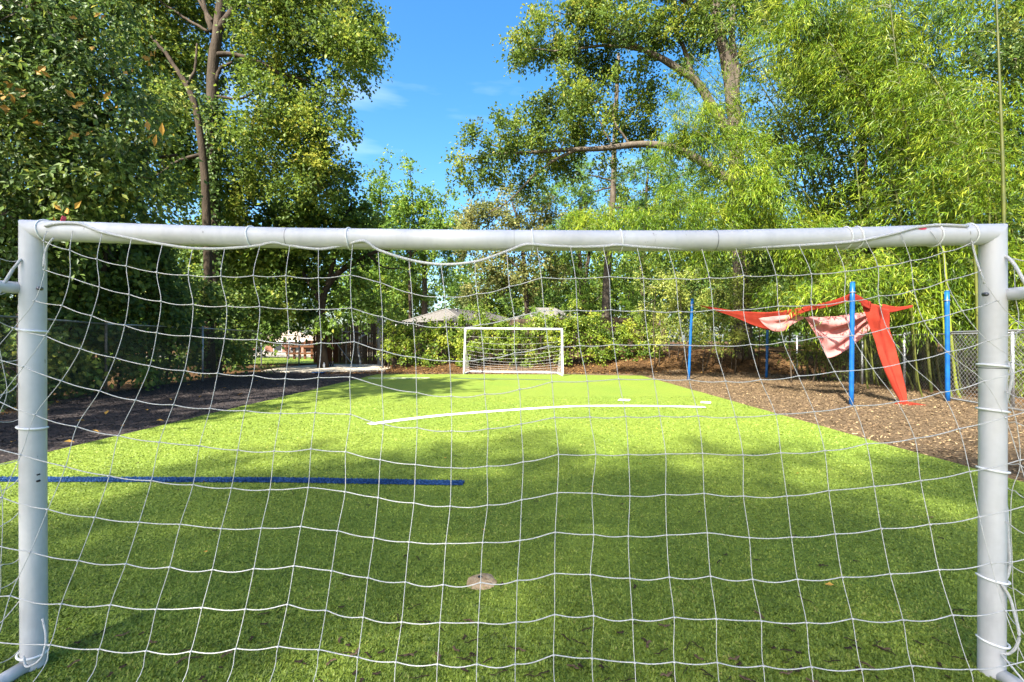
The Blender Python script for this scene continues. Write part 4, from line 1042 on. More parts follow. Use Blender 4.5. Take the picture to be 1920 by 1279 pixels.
def house(label, x0, x1, y0, y1, eave, ridge, roofmat, wallmat, vent=None, hipl=.5, base=-.3):
    t = thing('house', ((x0 + x1) / 2, (y0 + y1) / 2, 0), label, 'house')
    mb = MB(); box(mb, (x0 + .4, y0 + .4, base), (x1 - .4, y1 - .4, eave)); mb.link('wall', wallmat, t)
    ym = (y0 + y1) / 2; hip = (y1 - y0) * hipl
    A, B_ = (x0 + hip, ym, ridge), (x1 - hip, ym, ridge)
    V = [(x0, y0, eave), (x1, y0, eave), (x1, y1, eave), (x0, y1, eave), A, B_]
    mb = MB(); mb.add(V, [(0, 1, 5, 4), (2, 3, 4, 5), (0, 3, 2, 1)], [(3, 0, 4), (1, 2, 5)])
    rf = mb.link('roof', roofmat, t)
    # shingle courses as thin raised steps
    mb = MB(); ns = 14
    for k in range(1, ns):
        f = k / ns
        a = np.array(V[0]) * (1 - f) + np.array(A) * f; b = np.array(V[1]) * (1 - f) + np.array(B_) * f
        bar(mb, a + (0, 0, .012), b + (0, 0, .012), .05, .025)
    mb.link('shingle_course', roofmat, rf)
    mb = MB()
    bar(mb, np.array(V[0]) + (0, -.02, -.09), np.array(V[1]) + (0, -.02, -.09), .04, .18); mb.link('fascia', WHITE_TRIM, t)
    for s in range(3):
        wx = x0 + (x1 - x0) * (.2 + .3 * s)
        mb = MB(); box(mb, (wx - .6, y0 + .36, eave - 1.5), (wx + .6, y0 + .42, eave - .35)); wnd = mb.link('window', WHITE_TRIM, t)
        mb = MB(); box(mb, (wx - .5, y0 + .34, eave - 1.4), (wx + .5, y0 + .37, eave - .45)); mb.link('pane', GLASS, wnd)
        bpy.context.view_layer.update()
    if vent is not None:
        mb = MB(); cyl(mb, (vent[0], vent[1], vent[2] - .4), (vent[0], vent[1], vent[2] + .35), .11)
        cyl(mb, (vent[0], vent[1], vent[2] + .33), (vent[0], vent[1], vent[2] + .5), .17); mb.link('vent_pipe', BOLT, t, smooth=True)
    return t
def link_sub_fix():
    pass
def corner_house():
    Cc = np.array((-3.92, 38.0)); A = np.array((-11.3, 43.0)); u = (A - Cc) / np.linalg.norm(A - Cc); w = np.array((-u[1], u[0])); w = w if w[1] > 0 else -w
    D = Cc + w * 12; E = A + w * 12
    Pk = (A + Cc) / 2 + w * 2.6; Rk = (A + Cc) / 2 + w * 9.4
    ev, rz = 3.02, 4.45
    t = thing('house', (-4.5, 45, 0), 'house with sunlit pale grey hip roof and a vent pipe behind the hedge', 'house')
    mb = MB()
    ins = lambda p, q: p + (np.mean((Cc, A, D, E), axis=0) - p) * .06
    c4 = [ins(p, 0) for p in (A, Cc, D, E)]
    V = [(p[0], p[1], -.3) for p in c4] + [(p[0], p[1], ev - .05) for p in c4]
    mb.add(V, [(0, 1, 5, 4), (1, 2, 6, 5), (2, 3, 7, 6), (3, 0, 4, 7)]); mb.link('wall', BRICK, t)
    v = lambda p, z: (p[0], p[1], z)
    mb = MB(); mb.add([v(A, ev), v(Cc, ev), v(D, ev), v(E, ev), v(Pk, rz), v(Rk, rz)], [(1, 2, 5, 4), (3, 0, 4, 5), (0, 3, 2, 1)], [(0, 1, 4), (2, 3, 5)])
    rf = mb.link('roof', SHINGLE, t)
    mb = MB()
    for k in range(1, 16):
        f = k / 16
        L = lambda p, q: np.array(v(p, ev)) * (1 - f) + np.array(v(q, rz)) * f + (0, 0, .012)
        bar(mb, L(A, Pk), L(Cc, Pk), .05, .022); bar(mb, L(Cc, Pk), L(D, Rk), .05, .022)
    mb.link('shingle_course', SHINGLE, rf)
    mb = MB()
    for a, b in ((A, Pk), (Cc, Pk)): tube(mb, np.array((np.array(v(a, ev + .03)), np.array(v(b, rz + .03)))), .07, 6)
    tube(mb, np.array((np.array(v(Pk, rz + .03)), np.array(v(Rk, rz + .03)))), .07, 6)
    mb.link('ridge_cap', SHINGLE, rf)
    mb = MB()
    for a, b in ((A, Cc), (Cc, D)): bar(mb, np.array(v(a, ev - .12)), np.array(v(b, ev - .12)), .05, .2)
    mb.link('fascia', WHITE_TRIM, t)
    for f in (.3, .65):
        p = c4[0] * (1 - f) + c4[1] * f; d = (c4[1] - c4[0]) / np.linalg.norm(c4[1] - c4[0]); o_ = -w * .04
        mb = MB(); bar(mb, v(p - d * .6 + o_, 1.7), v(p + d * .6 + o_, 1.7), .06, 1.3); wd = mb.link('window', WHITE_TRIM, t)
        mb = MB(); bar(mb, v(p - d * .5 + o_ * 1.6, 1.7), v(p + d * .5 + o_ * 1.6, 1.7), .05, 1.1); mb.link('pane', GLASS, wd)
    vp = W(856, 588, 43.0)
    mb = MB(); cyl(mb, vp - (0, 0, .7), vp + (0, 0, .35), .10); cyl(mb, vp + (0, 0, .33), vp + (0, 0, .48), .16); mb.link('vent_pipe', BOLT, t, smooth=True)
corner_house()
house('house whose low roof peeks out right of the rounded shrub', -1.4, 9.5, 52, 60.5, 3.3, 5.6, SHINGLE, BRICK)
house('small brick house with a tan roof in the far gap at left', -36, -28.2, 62, 70, 1.55, 3.1, SHINGLE_T, BRICK)

t = thing('rail_fence', (-17.5, 38, 0), 'dark post and rail fence in front of the tan roofed house', 'fence')
for px in (540, 552, 562, 572, 585):
    c = W(px, 660, 36.0); mb = MB(); box(mb, (c[0] - .075, c[1] - .075, 0), (c[0] + .075, c[1] + .075, 1.45 + .1 * math.sin(px))); mb.link('post', WOOD_RED, t)
for z in (.5, 1.05):
    a = W(536, 660, 35.85); b = W(590, 660, 35.85); mb = MB(); bar(mb, (a[0], a[1], z), (b[0], b[1], z), .05, .16); mb.link('rail', WOOD_RED, t)

# old grey net frame in front of the boards
t = thing('net_frame', W(660, 685, 27.5) * (1, 1, 0), 'thin grey frame with sagging net in front of the weathered boards', 'net frame')
mb = MB(); tube(mb, spline(px_line([(626, 621), (660, 622), (692, 625)], 27.5), 8), .025, 6); mb.link('top_bar', STEEL, t)
mb = MB(); tube(mb, spline(px_line([(690, 625), (676, 634), (671, 650), (674, 670), (676, 684)], 27.5), 14), .05, 6); mb.link('curved_post', STEEL, t)
mb = MB(); tube(mb, spline(px_line([(649, 612), (649, 684)], 27.5), 6), .022, 6); mb.link('post', STEEL, t)
mb = MB(); tube(mb, spline(px_line([(632, 645), (660, 682)], 27.5), 6), .022, 6); mb.link('brace', STEEL, t)
mb = MB()
for k in range(9):
    tube(mb, spline(px_line([(666 + k * 2.6, 626), (664 + k * 2, 655), (668 + k * 1.2, 684)], 27.5), 8), .006, 3, cap=False)
for k in range(9):
    tube(mb, spline(px_line([(664, 630 + k * 6), (676, 633 + k * 6), (688 - k, 630 + k * 6)], 27.5), 8), .006, 3, cap=False)
mb.link('net', WIRE, t)

# pegs and bottle on the slab
for k in range(4):
    c = G(612 + k * 4, 688 - k * .4, .05)
    mb = MB(); P = np.array([(c[0], c[1], .05), (c[0], c[1], .26), (c[0], c[1], .27), (c[0], c[1], .33)]); tube(mb, P, np.array((.05, .05, .03, .03)), 8)
    tag(mb.link('dark_bottle', BLACK, smooth=True), 'short dark bottle in the row on the concrete slab', 'bottle', 'dark bottles in a row on the slab')
c = G(607.5, 690, .05)
mb = MB(); tube(mb, np.array([(c[0], c[1], .05), (c[0], c[1], .24), (c[0], c[1], .28), (c[0], c[1], .34)]), np.array((.06, .06, .03, .025)), 8)
tag(mb.link('white_bottle', CLIP, smooth=True), 'single white bottle at the left of the dark bottles', 'bottle')
c = G(596, 699.5, .02)
mb = MB(); box(mb, (c[0] - .22, c[1] - .15, .03), (c[0] + .26, c[1] + .2, .06)); tag(mb.link('blue_mat', POLE_BLUE), 'small flat blue mat lying at the edge of the slab', 'mat')

# ------------------------------------------------------------------ blue poles and torn red shade sail
def pole(x, y, top, label, lean=(0, 0), r=.05):
    t = thing('shade_pole', (x, y, 0), label, 'pole', 'blue poles of the shade sail')
    mb = MB(); P = np.array([(x, y, -.1), (x + lean[0] * .5, y, top * .5), (x + lean[0], y + lean[1], top)]); tube(mb, spline(P, 8), r, 14); mb.link('shaft', POLE_BLUE, t, smooth=True)
    mb = MB(); e = P[-1]; tube(mb, np.array((e, e + (0, 0, .015), e + (0, 0, .025))), np.array((r * 1.06, r * 1.06, r * .3)), 14); mb.link('cap', POLE_BLUE, t, smooth=True)
    mb = MB(); a = e - (0, 0, .22)
    ang = np.linspace(0, 2 * np.pi, 17); ring = np.stack((a[0] + np.cos(ang) * r * 1.25, a[1] + np.sin(ang) * r * 1.25, np.full(17, a[2])), -1)
    tube(mb, ring, .010, 6, cap=False); mb.link('eye_ring', STEEL, t, smooth=True)
pA = G(1291, 713); pB = G(1596, 760); pC = G(1437, 708); pD = G(1777, 752)
pole(pA[0], pA[1], 3.06, 'leftmost blue pole, farthest from the trailing red cloth', (.14, 0))
pole(pB[0], pB[1], 2.82, 'nearest and brightest blue pole in front of the torn red cloth', (.03, 0))
pole(pC[0], pC[1], 2.86, 'shaded blue pole behind the sagging left part of the red cloth', (.07, 0))
pole(pD[0], pD[1], 2.70, 'shaded blue pole beside the chain link gate panel', (-.02, 0))

t = thing('shade_sail', (pB[0] + .3, pB[1] + .8, 0), 'torn red shade sail hanging in faded pink flaps between the blue poles', 'shade sail')
def cloth(name, secs, mat, nu=36, nv=14, amp=.03, freq=3.0, label=None, sag=0):
    """secs: cross-sections (px,py, px,py, Y) from one end to the other"""
    A = spline([W(s[0], s[1], s[4]) for s in secs], nu); B = spline([W(s[2], s[3], s[4] + (s[5] if len(s) > 5 else 0)) for s in secs], nu)
    v = np.linspace(0, 1, nv)[None, :, None]
    P = A[:, None] * (1 - v) + B[:, None] * v
    uu, vv = np.meshgrid(np.arange(nu) / nu, np.arange(nv) / nv, indexing='ij')
    wdt = np.linalg.norm(A - B, axis=1)[:, None]
    P[..., 1] += amp * np.clip(wdt / .4, .1, 1.5) * (np.sin(freq * 6.28 * (vv + .35 * uu)) * .6 + 2 * vnoise(uu * 6 + 3, vv * 5))
    P[..., 2] += amp * .3 * vnoise(uu * 9, vv * 6 + 7)
    mb = MB(); grid(mb, P)
    o = mb.link(name, mat, t, smooth=True)
    md = o.modifiers.new('thickness', 'SOLIDIFY'); md.thickness = .004
    if label: o['label'] = label
    return o
cloth('red_panel', [(1312, 572, 1312, 573.5, 16.9), (1345, 578, 1346, 584, 16.0), (1380, 583, 1382, 597, 15.0), (1410, 585, 1414, 611, 14.3), (1436, 585.5, 1442, 619, 13.7), (1462, 583, 1464, 613, 13.0), (1490, 579, 1488, 594, 12.4), (1520, 573, 1520, 583, 11.9), (1556, 565, 1557, 575, 11.3), (1580, 557, 1581, 568, 10.95), (1597, 549, 1598, 562, 10.7)], RED, 60, 12, .03, 1.5)
cloth('red_panel', [(1599, 549, 1598, 562, 10.75), (1612, 555, 1611, 566, 10.85), (1622, 562, 1621, 575, 10.95), (1634, 566, 1632, 580, 11.0)], RED, 16, 8, .01)
cloth('faded_flap', [(1422, 597, 1424, 600, 13.3), (1436, 595, 1436, 612, 13.1), (1452, 593, 1450, 621, 12.9), (1472, 591, 1470, 621, 12.7), (1488, 591, 1486, 608, 12.5), (1507, 594, 1507, 597, 12.3)], PINK, 34, 14, .05, 2.0, 'faded pink flap hanging under the left half of the sail')
cloth('faded_flap', [(1508, 594, 1511, 598, 12.2), (1530, 595, 1528, 622, 12.1), (1552, 594, 1544, 650, 12.0), (1574, 592, 1556, 671, 11.9), (1596, 589, 1598, 648, 11.8), (1618, 586, 1622, 622, 11.7), (1632, 586, 1638, 606, 11.6)], PINK, 44, 22, .09, 2.2, 'faded pink triangular flap behind the nearest blue pole')
cloth('trailing_strip', [(1617, 563, 1667, 580, 11.0), (1622, 590, 1667, 597, 11.05), (1630, 615, 1666, 618, 11.1), (1640, 642, 1674, 644, 11.1), (1650, 670, 1682, 670, 11.05), (1661, 700, 1690, 698, 11.0), (1674, 728, 1697, 726, 10.95), (1686, 748, 1700, 746, 10.9), (1689, 756, 1702, 756, 10.85)], RED, 50, 14, .05, 1.6, 'long red strip trailing from the sail down to the mulch')
cloth('trailing_strip', [(1676, 757.5, 1684, 761, 10.7), (1692, 752, 1694, 762, 10.6), (1706, 754, 1706, 763, 10.5), (1722, 757, 1722, 763, 10.5), (1745, 761, 1746, 763, 10.5)], RED, 24, 8, .015, 1.0, 'end of the red strip crumpled on the mulch')
cloth('red_panel', [(1655, 570, 1654, 586, 11.1), (1672, 574, 1672, 586, 11.15), (1690, 575, 1690, 582, 11.2), (1712, 572, 1712, 576, 11.25)], RED, 26, 6, .015)

# ------------------------------------------------------------------ far goal
def far_goal():
    t = thing('soccer_goal', (0, 19.5, 0), 'small white far goal with a sagging net in front of the hedge', 'goal')
    Lx, Ly = -2.11, 19.95; Rx, Ry = 2.12, 18.95
    zl, zr = 2.04, 1.98
    r = .046
    def P(name, pts, rr=r, n=12):
        mb = MB(); tube(mb, spline(pts, 10), rr, n); return mb.link(name, PAINT, t, smooth=True)
    P('post', [(Lx, Ly, 0), (Lx + .07, Ly, zl)]); P('post', [(Rx, Ry, 0), (Rx - .04, Ry, zr)])
    P('crossbar', [(Lx + .02, Ly, zl - .01), (0, 19.45, 2.0), (Rx, Ry, zr - .01)])
    bLx, bLy, bRx, bRy = -1.98, 21.3, 2.02, 20.45
    P('base_bar', [(Lx, Ly, .04), (bLx, bLy, .05)], .04); P('base_bar', [(Rx, Ry, .04), (bRx, bRy, .05)], .04); P('base_bar', [(bLx, bLy, .05), (bRx, bRy, .05)], .045)
    # net: back panel slopes from the bar to the base bar, hanging slack
    mb = MB()
    def bp(u, v):
        a = np.array((Lx + (Rx - Lx) * u, Ly + (Ry - Ly) * u, 1.97)); b = np.array((bLx + (bRx - bLx) * u, bLy + (bRy - bLy) * u, .06))
        p = a * (1 - v) + b * v
        s = math.sin(math.pi * v) * (.35 + .5 * (1 - abs(2 * u - 1) ** 2))
        p[1] += s * .5; p[2] -= s * .42
        return p
    nu, nv = 21, 12
    for i in range(nu):
        tube(mb, np.array([bp(i / (nu - 1), v) for v in np.linspace(0, 1, 12)]), .0032, 3, cap=False)
    for j in range(nv):
        v = (j / (nv - 1)) ** .9
        tube(mb, np.array([bp(u, v) for u in np.linspace(0, 1, 26)]), .0045, 3, cap=False)
    for (px_, py_, bx, by) in ((Lx, Ly, bLx, bLy), (Rx, Ry, bRx, bRy)):
        for j in range(13):
            z = 1.95 * (1 - j / 12.5) + .05; f = 1 - z / 2.05
            a = np.array((px_, py_, z)); b = np.array((px_ + (bx - px_) * f, py_ + (by - py_) * f + .35 * math.sin(math.pi * f), max(.05, z - .3 * math.sin(math.pi * f))))
            tube(mb, spline((a, (a + b) / 2 - (0, 0, .08), b), 6), .0048, 3, cap=False)
        for k in range(1, 8):
            f = k / 8
            q = np.array((px_ + (bx - px_) * f, py_ + (by - py_) * f, .05)); zt = 2.0 * (1 - f)
            tube(mb, spline((q, q + (0, .05, zt * .5), q + (0, 0, zt)), 6), .0035, 3, cap=False)
    mb.link('net', CORD, t)
far_goal()

# ------------------------------------------------------------------ near goal
LX, LY, RX, RY = -2.158, 2.05, 2.113, 2.0
RP = .0455
goal = thing('soccer_goal', (0, 2.02, 0), 'large white goal frame in the foreground, its crossbar across the picture', 'goal')
def gp(name, pts, r=RP, mat=PAINT, n=28, k=14, label=None):
    mb = MB(); tube(mb, spline(pts, k), r, n)
    o = mb.link(name, mat, goal, smooth=True)
    if label: o['label'] = label
    return o
def barpt(px, py):
    f = (px - 62) / (1861 - 62); Y = LY + (RY - LY) * f
    return W(px, py, Y)
bar_px = [(62, 432), (180, 436), (300, 440), (420, 443.5), (542, 446.5), (700, 448.5), (830, 450), (964, 451), (1100, 451.5), (1220, 451.8), (1339, 451.5), (1450, 449), (1600, 446), (1730, 442), (1861, 439.5)]
bp_ = [barpt(*p) for p in bar_px]
BARC = spline(bp_, 200)
# mitred corner: post and bar share the corner plane
def mitre_tube(P, r, n, m0=None, m1=None):
    P = np.asarray(P, float); mb = MB(); tube(mb, P, r, n, cap=False)
    V = mb.v[0].reshape(len(P), n, 3)
    if m0 is not None:
        d = nrm(P[1] - P[0])
        for j in range(n):
            V[0, j] += d * np.dot(P[0] - V[0, j], m0) / np.dot(d, m0)
    if m1 is not None:
        d = nrm(P[-1] - P[-2])
        for j in range(n):
            V[-1, j] += d * np.dot(P[-1] - V[-1, j], m1) / np.dot(d, m1)
    mb.v[0] = V.reshape(-1, 3)
    return mb
ml = np.array((1, 0, 1.)) / math.sqrt(2); mr_ = np.array((-1, 0, 1.)) / math.sqrt(2)
CL, CR = bp_[0], bp_[-1]
secs = [(0, 5, ml, None), (4, 8, None, None), (7, 11, None, None), (10, 15, None, mr_)]
for a, b, m0, m1 in secs:
    P = spline(bp_[a:b], 24); 
    rr = np.full(24, RP)
    mitre_tube(P, rr, 28, m0, m1).link('crossbar', PAINT, goal, smooth=True)
for px_, py_ in ((542, 446.5), (964, 451), (1339, 451.5)):          # sleeves at the joints: a dark hairline groove
    c = barpt(px_, py_); mb = MB(); tube(mb, np.array((c - (.0012, 0, 0), c + (.0012, 0, 0))), RP + .0006, 28, cap=False); mb.link('joint_seam', BOLT if px_ != 964 else WIRE_LIT, goal, smooth=True)
lp = [CL, (LX, LY, 1.4), (LX + .002, LY, .7), (LX + .006, LY, .0)]
rp_ = [CR, (RX, RY, 1.4), (RX - .002, RY, .7), (RX - .006, RY, .0)]
mitre_tube(spline(lp, 20), np.full(20, RP), 28, ml, None).link('post', PAINT, goal, smooth=True)
mitre_tube(spline(rp_, 20), np.full(20, RP * 1.0), 28, mr_, None).link('post', PAINT, goal, smooth=True)
zr_ = CH - (690 - CY) / F * RY
mb = MB(); tube(mb, np.array(((RX, RY, zr_ - .0015), (RX, RY, zr_ + .0015))), RP + .0008, 28, cap=False); mb.link('joint_seam', WIRE, goal, smooth=True)
# stay arms run back from the posts, base bars along the ground
gp('stay_arm', [(LX - .03, LY, CH - (541 - CY) / F * LY), (LX - .10, LY - .5, 1.70), (LX - .12, LY - 1.0, 1.55)], .026, n=18)
gp('stay_arm', [(RX + .03, RY, CH - (553 - CY) / F * RY), (RX + .10, RY - .5, 1.67), (RX + .12, RY - 1.0, 1.53)], .027, n=18)
gp('base_bar', [(LX + .0, LY - .03, .035), (LX - .06, LY - .6, .035), (LX - .08, LY - 1.35, .035)], .030, n=18)
gp('base_bar', [(RX + .0, RY - .03, .035), (RX + .06, RY - .6, .035), (RX + .08, RY - 1.35, .035)], .030, n=18)
gp('base_bar', [(LX - .08, LY - 1.35, .035), (0, .68, .035), (RX + .08, RY - 1.35, .035)], .030, n=18)
for sx, sy, pxy in ((LX, LY, (73, 541)), (RX, RY, (1849, 552))):     # bolts on the inner front of the posts
    Y = sy - RP * .85; c = W(pxy[0], pxy[1], Y)
    mb = MB(); tube(mb, np.array((c + (0, .012, 0), c + (0, -.002, 0), c + (0, -.007, 0), c + (0, -.0085, 0))), np.array((.0085, .0085, .0065, .002)), 14); mb.link('bolt', BOLT, goal, smooth=True)
for pxy in ((70, 890.5), (70, 902.5)):
    Y = LY - RP * .93; c = W(pxy[0], pxy[1], Y)
    mb = MB(); tube(mb, np.array((c + (0, .01, 0), c + (0, -.001, 0))), .0035 if pxy[1] < 900 else .005, 10); mb.link('screw_hole', BLACK, goal)
mb = MB(); c = barpt(1718, 428); box(mb, c + (-.018, -.04, -.004), c + (.018, -.030, .008))
def smear(pxc, pyc, w, h):
    """painted smear lying on the bar's curved front"""
    f = (pxc - 62) / 1799; i = int(np.clip(f, 0, 1) * 199); c = BARC[i]
    th = np.linspace(-h, h, 7); xs = np.linspace(-w, w, 9)
    base = math.asin(np.clip(((CH - (pyc - CY) / F * (c[1] - RP * .8)) - c[2]) / RP, -.95, .95))
    P = np.zeros((9, 7, 3))
    for a, x in enumerate(xs):
        k = math.sqrt(max(.02, 1 - (x / w) ** 2))
        for b, tt in enumerate(th):
            q = base + tt * k
            P[a, b] = (c[0] + x, c[1] - math.cos(q) * (RP + .0012), c[2] + math.sin(q) * (RP + .0012))
    m_ = MB(); grid(m_, P); return m_.link('red_mark', RED_TAPE, goal, smooth=True)
smear(1718, 429, .020, .16)
c = barpt(122, 418)
mb = MB(); P = np.array([[(c[0] - .012 + .004 * k, c[1] - .012 + .01 * j, c[2] - .004 + .011 * k) for j in range(3)] for k in range(4)]); grid(mb, P)
o = mb.link('tape_tab', RED_TAPE, goal); o.modifiers.new('thickness', 'SOLIDIFY').thickness = .002

# ---- the net of the near goal: knots of the real net, one mesh part per strand
K = {}
K[0] = [(88, 433), (136, 433), (191, 437), (246, 449), (304, 459), (361, 466), (421, 467), (487, 462), (543, 462), (597, 467), (661, 458), (709, 473), (767, 491), (827, 497), (890, 491), (950, 470), (1007, 463), (1070, 464), (1131, 463), (1195, 465), (1252, 466), (1316, 467), (1380, 466), (1437, 464), (1498, 460), (1565, 456), (1623, 450), (1689, 436), (1745, 433), (1820, 433)]
K[1] = [(82, 452), (131, 469), (182, 486), (237, 499), (294, 511), (353, 516), (414, 518), (475, 517), (536, 517), (597, 521), (657, 516), (713, 530), (772, 550), (834, 556), (894, 551), (955, 537), (1015, 521), (1079, 522), (1142, 519), (1206, 522), (1267, 522), (1330, 521), (1394, 517), (1455, 516), (1521, 514), (1584, 509), (1646, 500), (1707, 489), (1769, 473), (1822, 455)]
K[2] = [(84, 506), (131, 520), (186, 538), (242, 552), (302, 565), (362, 571), (425, 574), (487, 575), (539, 579), (599, 580), (659, 578), (717, 594), (775, 607), (837, 613), (901, 609), (964, 595), (1020, 583), (1082, 582), (1145, 581), (1209, 582), (1272, 584), (1337, 581), (1394, 581), (1459, 574), (1521, 572), (1584, 565), (1647, 555), (1714, 544), (1774, 526), (1837, 509)]
K[3] = [(65, 564), (116, 573), (172, 592), (234, 610), (294, 624), (357, 630), (421, 635), (482, 637), (542, 644), (602, 643), (664, 641), (717, 657), (779, 670), (843, 677), (907, 673), (965, 662), (1028, 649), (1087, 648), (1151, 646), (1216, 646), (1282, 647), (1341, 648), (1407, 646), (1469, 641), (1534, 632), (1597, 629), (1663, 616), (1732, 602), (1804, 583), (1870, 564)]
K[4] = [(26, 615), (85, 630), (151, 654), (216, 671), (281, 686), (346, 695), (408, 700), (475, 704), (535, 710), (597, 708), (656, 707), (716, 724), (781, 736), (846, 743), (909, 739), (974, 730), (1035, 716), (1101, 715), (1160, 711), (1226, 711), (1292, 712), (1360, 715), (1426, 712), (1497, 705), (1565, 697), (1636, 691), (1702, 678), (1776, 660), (1852, 639), (1922, 616)]
K[5] = [(-20, 668), (44, 688), (115, 714), (187, 733), (254, 750), (325, 759), (394, 766), (459, 770), (526, 775), (591, 774), (657, 777), (719, 795), (782, 802), (847, 808), (915, 804), (977, 795), (1040, 783), (1106, 782), (1173, 781), (1237, 780), (1309, 780), (1379, 782), (1454, 777), (1526, 772), (1601, 761), (1682, 753), (1764, 736), (1844, 715), (1925, 690), (2000, 664)]
K[6] = [(-70, 726), (-3, 752), (66, 778), (144, 800), (222, 817), (299, 829), (374, 836), (446, 844), (514, 846), (583, 842), (648, 847), (713, 862), (779, 871), (846, 877), (913, 874), (981, 866), (1047, 852), (1117, 852), (1178, 852), (1248, 851), (1317, 850), (1393, 853), (1464, 849), (1546, 845), (1625, 832), (1715, 822), (1798, 804), (1884, 783), (1975, 755), (2060, 730)]
K[7] = [(-105, 800), (-40, 828), (39, 853), (123, 875), (205, 892), (284, 901), (362, 909), (434, 915), (506, 918), (578, 914), (647, 922), (709, 933), (776, 943), (844, 949), (914, 947), (978, 937), (1045, 924), (1110, 925), (1181, 930), (1248, 927), (1320, 925), (1394, 930), (1475, 930), (1554, 920), (1639, 912), (1726, 901), (1818, 884), (1911, 863), (2005, 840), (2100, 815)]
K[8] = [(-150, 880), (-75, 908), (4, 933), (90, 955), (178, 970), (261, 979), (338, 983), (415, 991), (490, 990), (564, 987), (633, 995), (701, 1008), (767, 1016), (836, 1019), (905, 1017), (975, 1013), (1041, 998), (1113, 1002), (1178, 1005), (1250, 1003), (1326, 999), (1405, 1008), (1484, 1007), (1566, 1001), (1652, 991), (1743, 983), (1836, 969), (1935, 945), (2030, 925), (2125, 900)]
K[9] = [(-190, 975), (-110, 1000), (-25, 1018), (57, 1035), (147, 1051), (236, 1057), (318, 1063), (398, 1068), (476, 1066), (551, 1061), (622, 1070), (690, 1083), (760, 1091), (831, 1096), (901, 1092), (970, 1088), (1040, 1075), (1107, 1077), (1181, 1084), (1255, 1082), (1332, 1080), (1411, 1086), (1495, 1086), (1579, 1082), (1669, 1076), (1760, 1068), (1858, 1056), (1955, 1037), (2055, 1015), (2150, 990)]
K[10] = [(-215, 1070), (-135, 1090), (-60, 1108), (19, 1117), (115, 1132), (207, 1134), (293, 1142), (379, 1139), (460, 1142), (539, 1133), (611, 1144), (681, 1157), (753, 1166), (825, 1167), (897, 1167), (968, 1166), (1040, 1152), (1113, 1154), (1186, 1161), (1264, 1157), (1343, 1160), (1427, 1164), (1512, 1167), (1598, 1160), (1693, 1162), (1786, 1153), (1884, 1145), (1980, 1130), (2080, 1110), (2180, 1090)]
K[11] = [(-240, 1160), (-160, 1180), (-85, 1194), (-8, 1204), (94, 1209), (186, 1217), (274, 1220), (358, 1221), (442, 1216), (521, 1212), (598, 1218), (671, 1232), (742, 1241), (820, 1245), (894, 1245), (966, 1245), (1038, 1228), (1110, 1234), (1190, 1242), (1264, 1241), (1345, 1242), (1431, 1248), (1521, 1250), (1615, 1254), (1709, 1248), (1819, 1255), (1922, 1240), (2015, 1225), (2115, 1205), (2210, 1185)]
NR, NC = 12, 30
def net_Y(px, py):
    return 1.965 - .00047 * (py - 450) + .012 * math.sin(px * .011) * min(1, (py - 440) / 200)
knots = np.zeros((NR + 2, NC, 3))
for r_ in range(NR):
    for c_ in range(NC):
        px_, py_ = K[r_][c_]
        Y = net_Y(px_, py_)
        if r_ == 0: Y = LY + (RY - LY) * (px_ - 62) / 1799 - RP - (.004 if py_ < 452 else -.012)
        knots[r_, c_] = W(px_, py_, Y)
# below the picture the net drops on to the rear base bar
for c_ in range(NC):
    k = knots[NR - 1, c_]
    knots[NR, c_] = k + (0.0, -.10, -.11); knots[NR + 1, c_] = (k[0] * 1.0, .86, .07)
net = thing('goal_net', (0, 1.8, 0), 'slack white square-mesh net hanging from the near crossbar', 'net')
def strand(P, r, name='strand', mat=CORD, per=6, n=6, sag=0.0, jit=.0):
    P = np.asarray(P, float)
    Q = spline(P, (len(P) - 1) * per + 1)
    if sag:
        u = np.linspace(0, len(P) - 1, len(Q)); f = u - np.floor(u)
        amp = np.array([sag * (.3 + 1.2 * abs(math.sin(i * 2.7 + P[0, 2] * 9))) for i in range(len(P))])
        Q[:, 2] -= np.sin(np.pi * f) * amp[np.minimum(u.astype(int), len(P) - 1)]
    mb = MB(); tube(mb, Q, r, n)
    return mb.link(name, mat, net, smooth=True)
for c_ in range(NC):
    strand(knots[:, c_], .00135)
for r_ in range(1, NR + 1):
    strand(knots[r_], .0019, sag=.004 if r_ < 9 else .008)
def knot_lumps():
    mb = MB()
    for r_ in range(1, NR):
        for c_ in range(NC):
            k = knots[r_, c_]
            tube(mb, np.array((k + (-.0045, -.002, .0), k + (-.002, -.003, 0), k + (.002, -.003, 0), k + (.0045, -.002, 0))), np.array((.002, .0038, .0038, .002)), 6)
    tag(mb.link('knots', CORD, net, smooth=True), kind='stuff')
knot_lumps()
# thick header rope laced along the bar
rope_px = [(84, 424), (110, 419), (150, 420), (190, 435), (245, 447), (305, 458), (360, 465.5), (420, 466), (480, 461), (513, 455), (545, 461), (598, 467), (640, 461), (676, 452), (690, 456), (713, 470), (775, 489), (834, 496), (894, 490), (940, 475), (980, 460), (1000, 458.5), (1030, 461), (1080, 463), (1130, 462), (1158, 459.5), (1200, 463), (1260, 465.5), (1330, 466.5), (1440, 463), (1520, 459), (1580, 455), (1620, 450), (1680, 437), (1716, 427), (1760, 422), (1815, 424)]
rp3 = []
for px_, py_ in rope_px:
    i = int(np.clip((px_ - 62) / 1799, 0, 1) * 199); c = BARC[i]
    # lie on the bar's surface where it crosses it, hang just behind the front of the bar elsewhere
    Y = c[1] - RP - .006
    zz = CH - (py_ - CY) / F * Y
    dz = zz - c[2]
    if abs(dz) < RP: Y = c[1] - math.sqrt(RP * RP - dz * dz) - .006
    elif dz > 0: Y = c[1] - .01
    else: Y = c[1] - RP * .55
    rp3.append(W(px_, py_, Y))
strand(rp3, .0062, 'header_rope', ROPE, 8, 8)
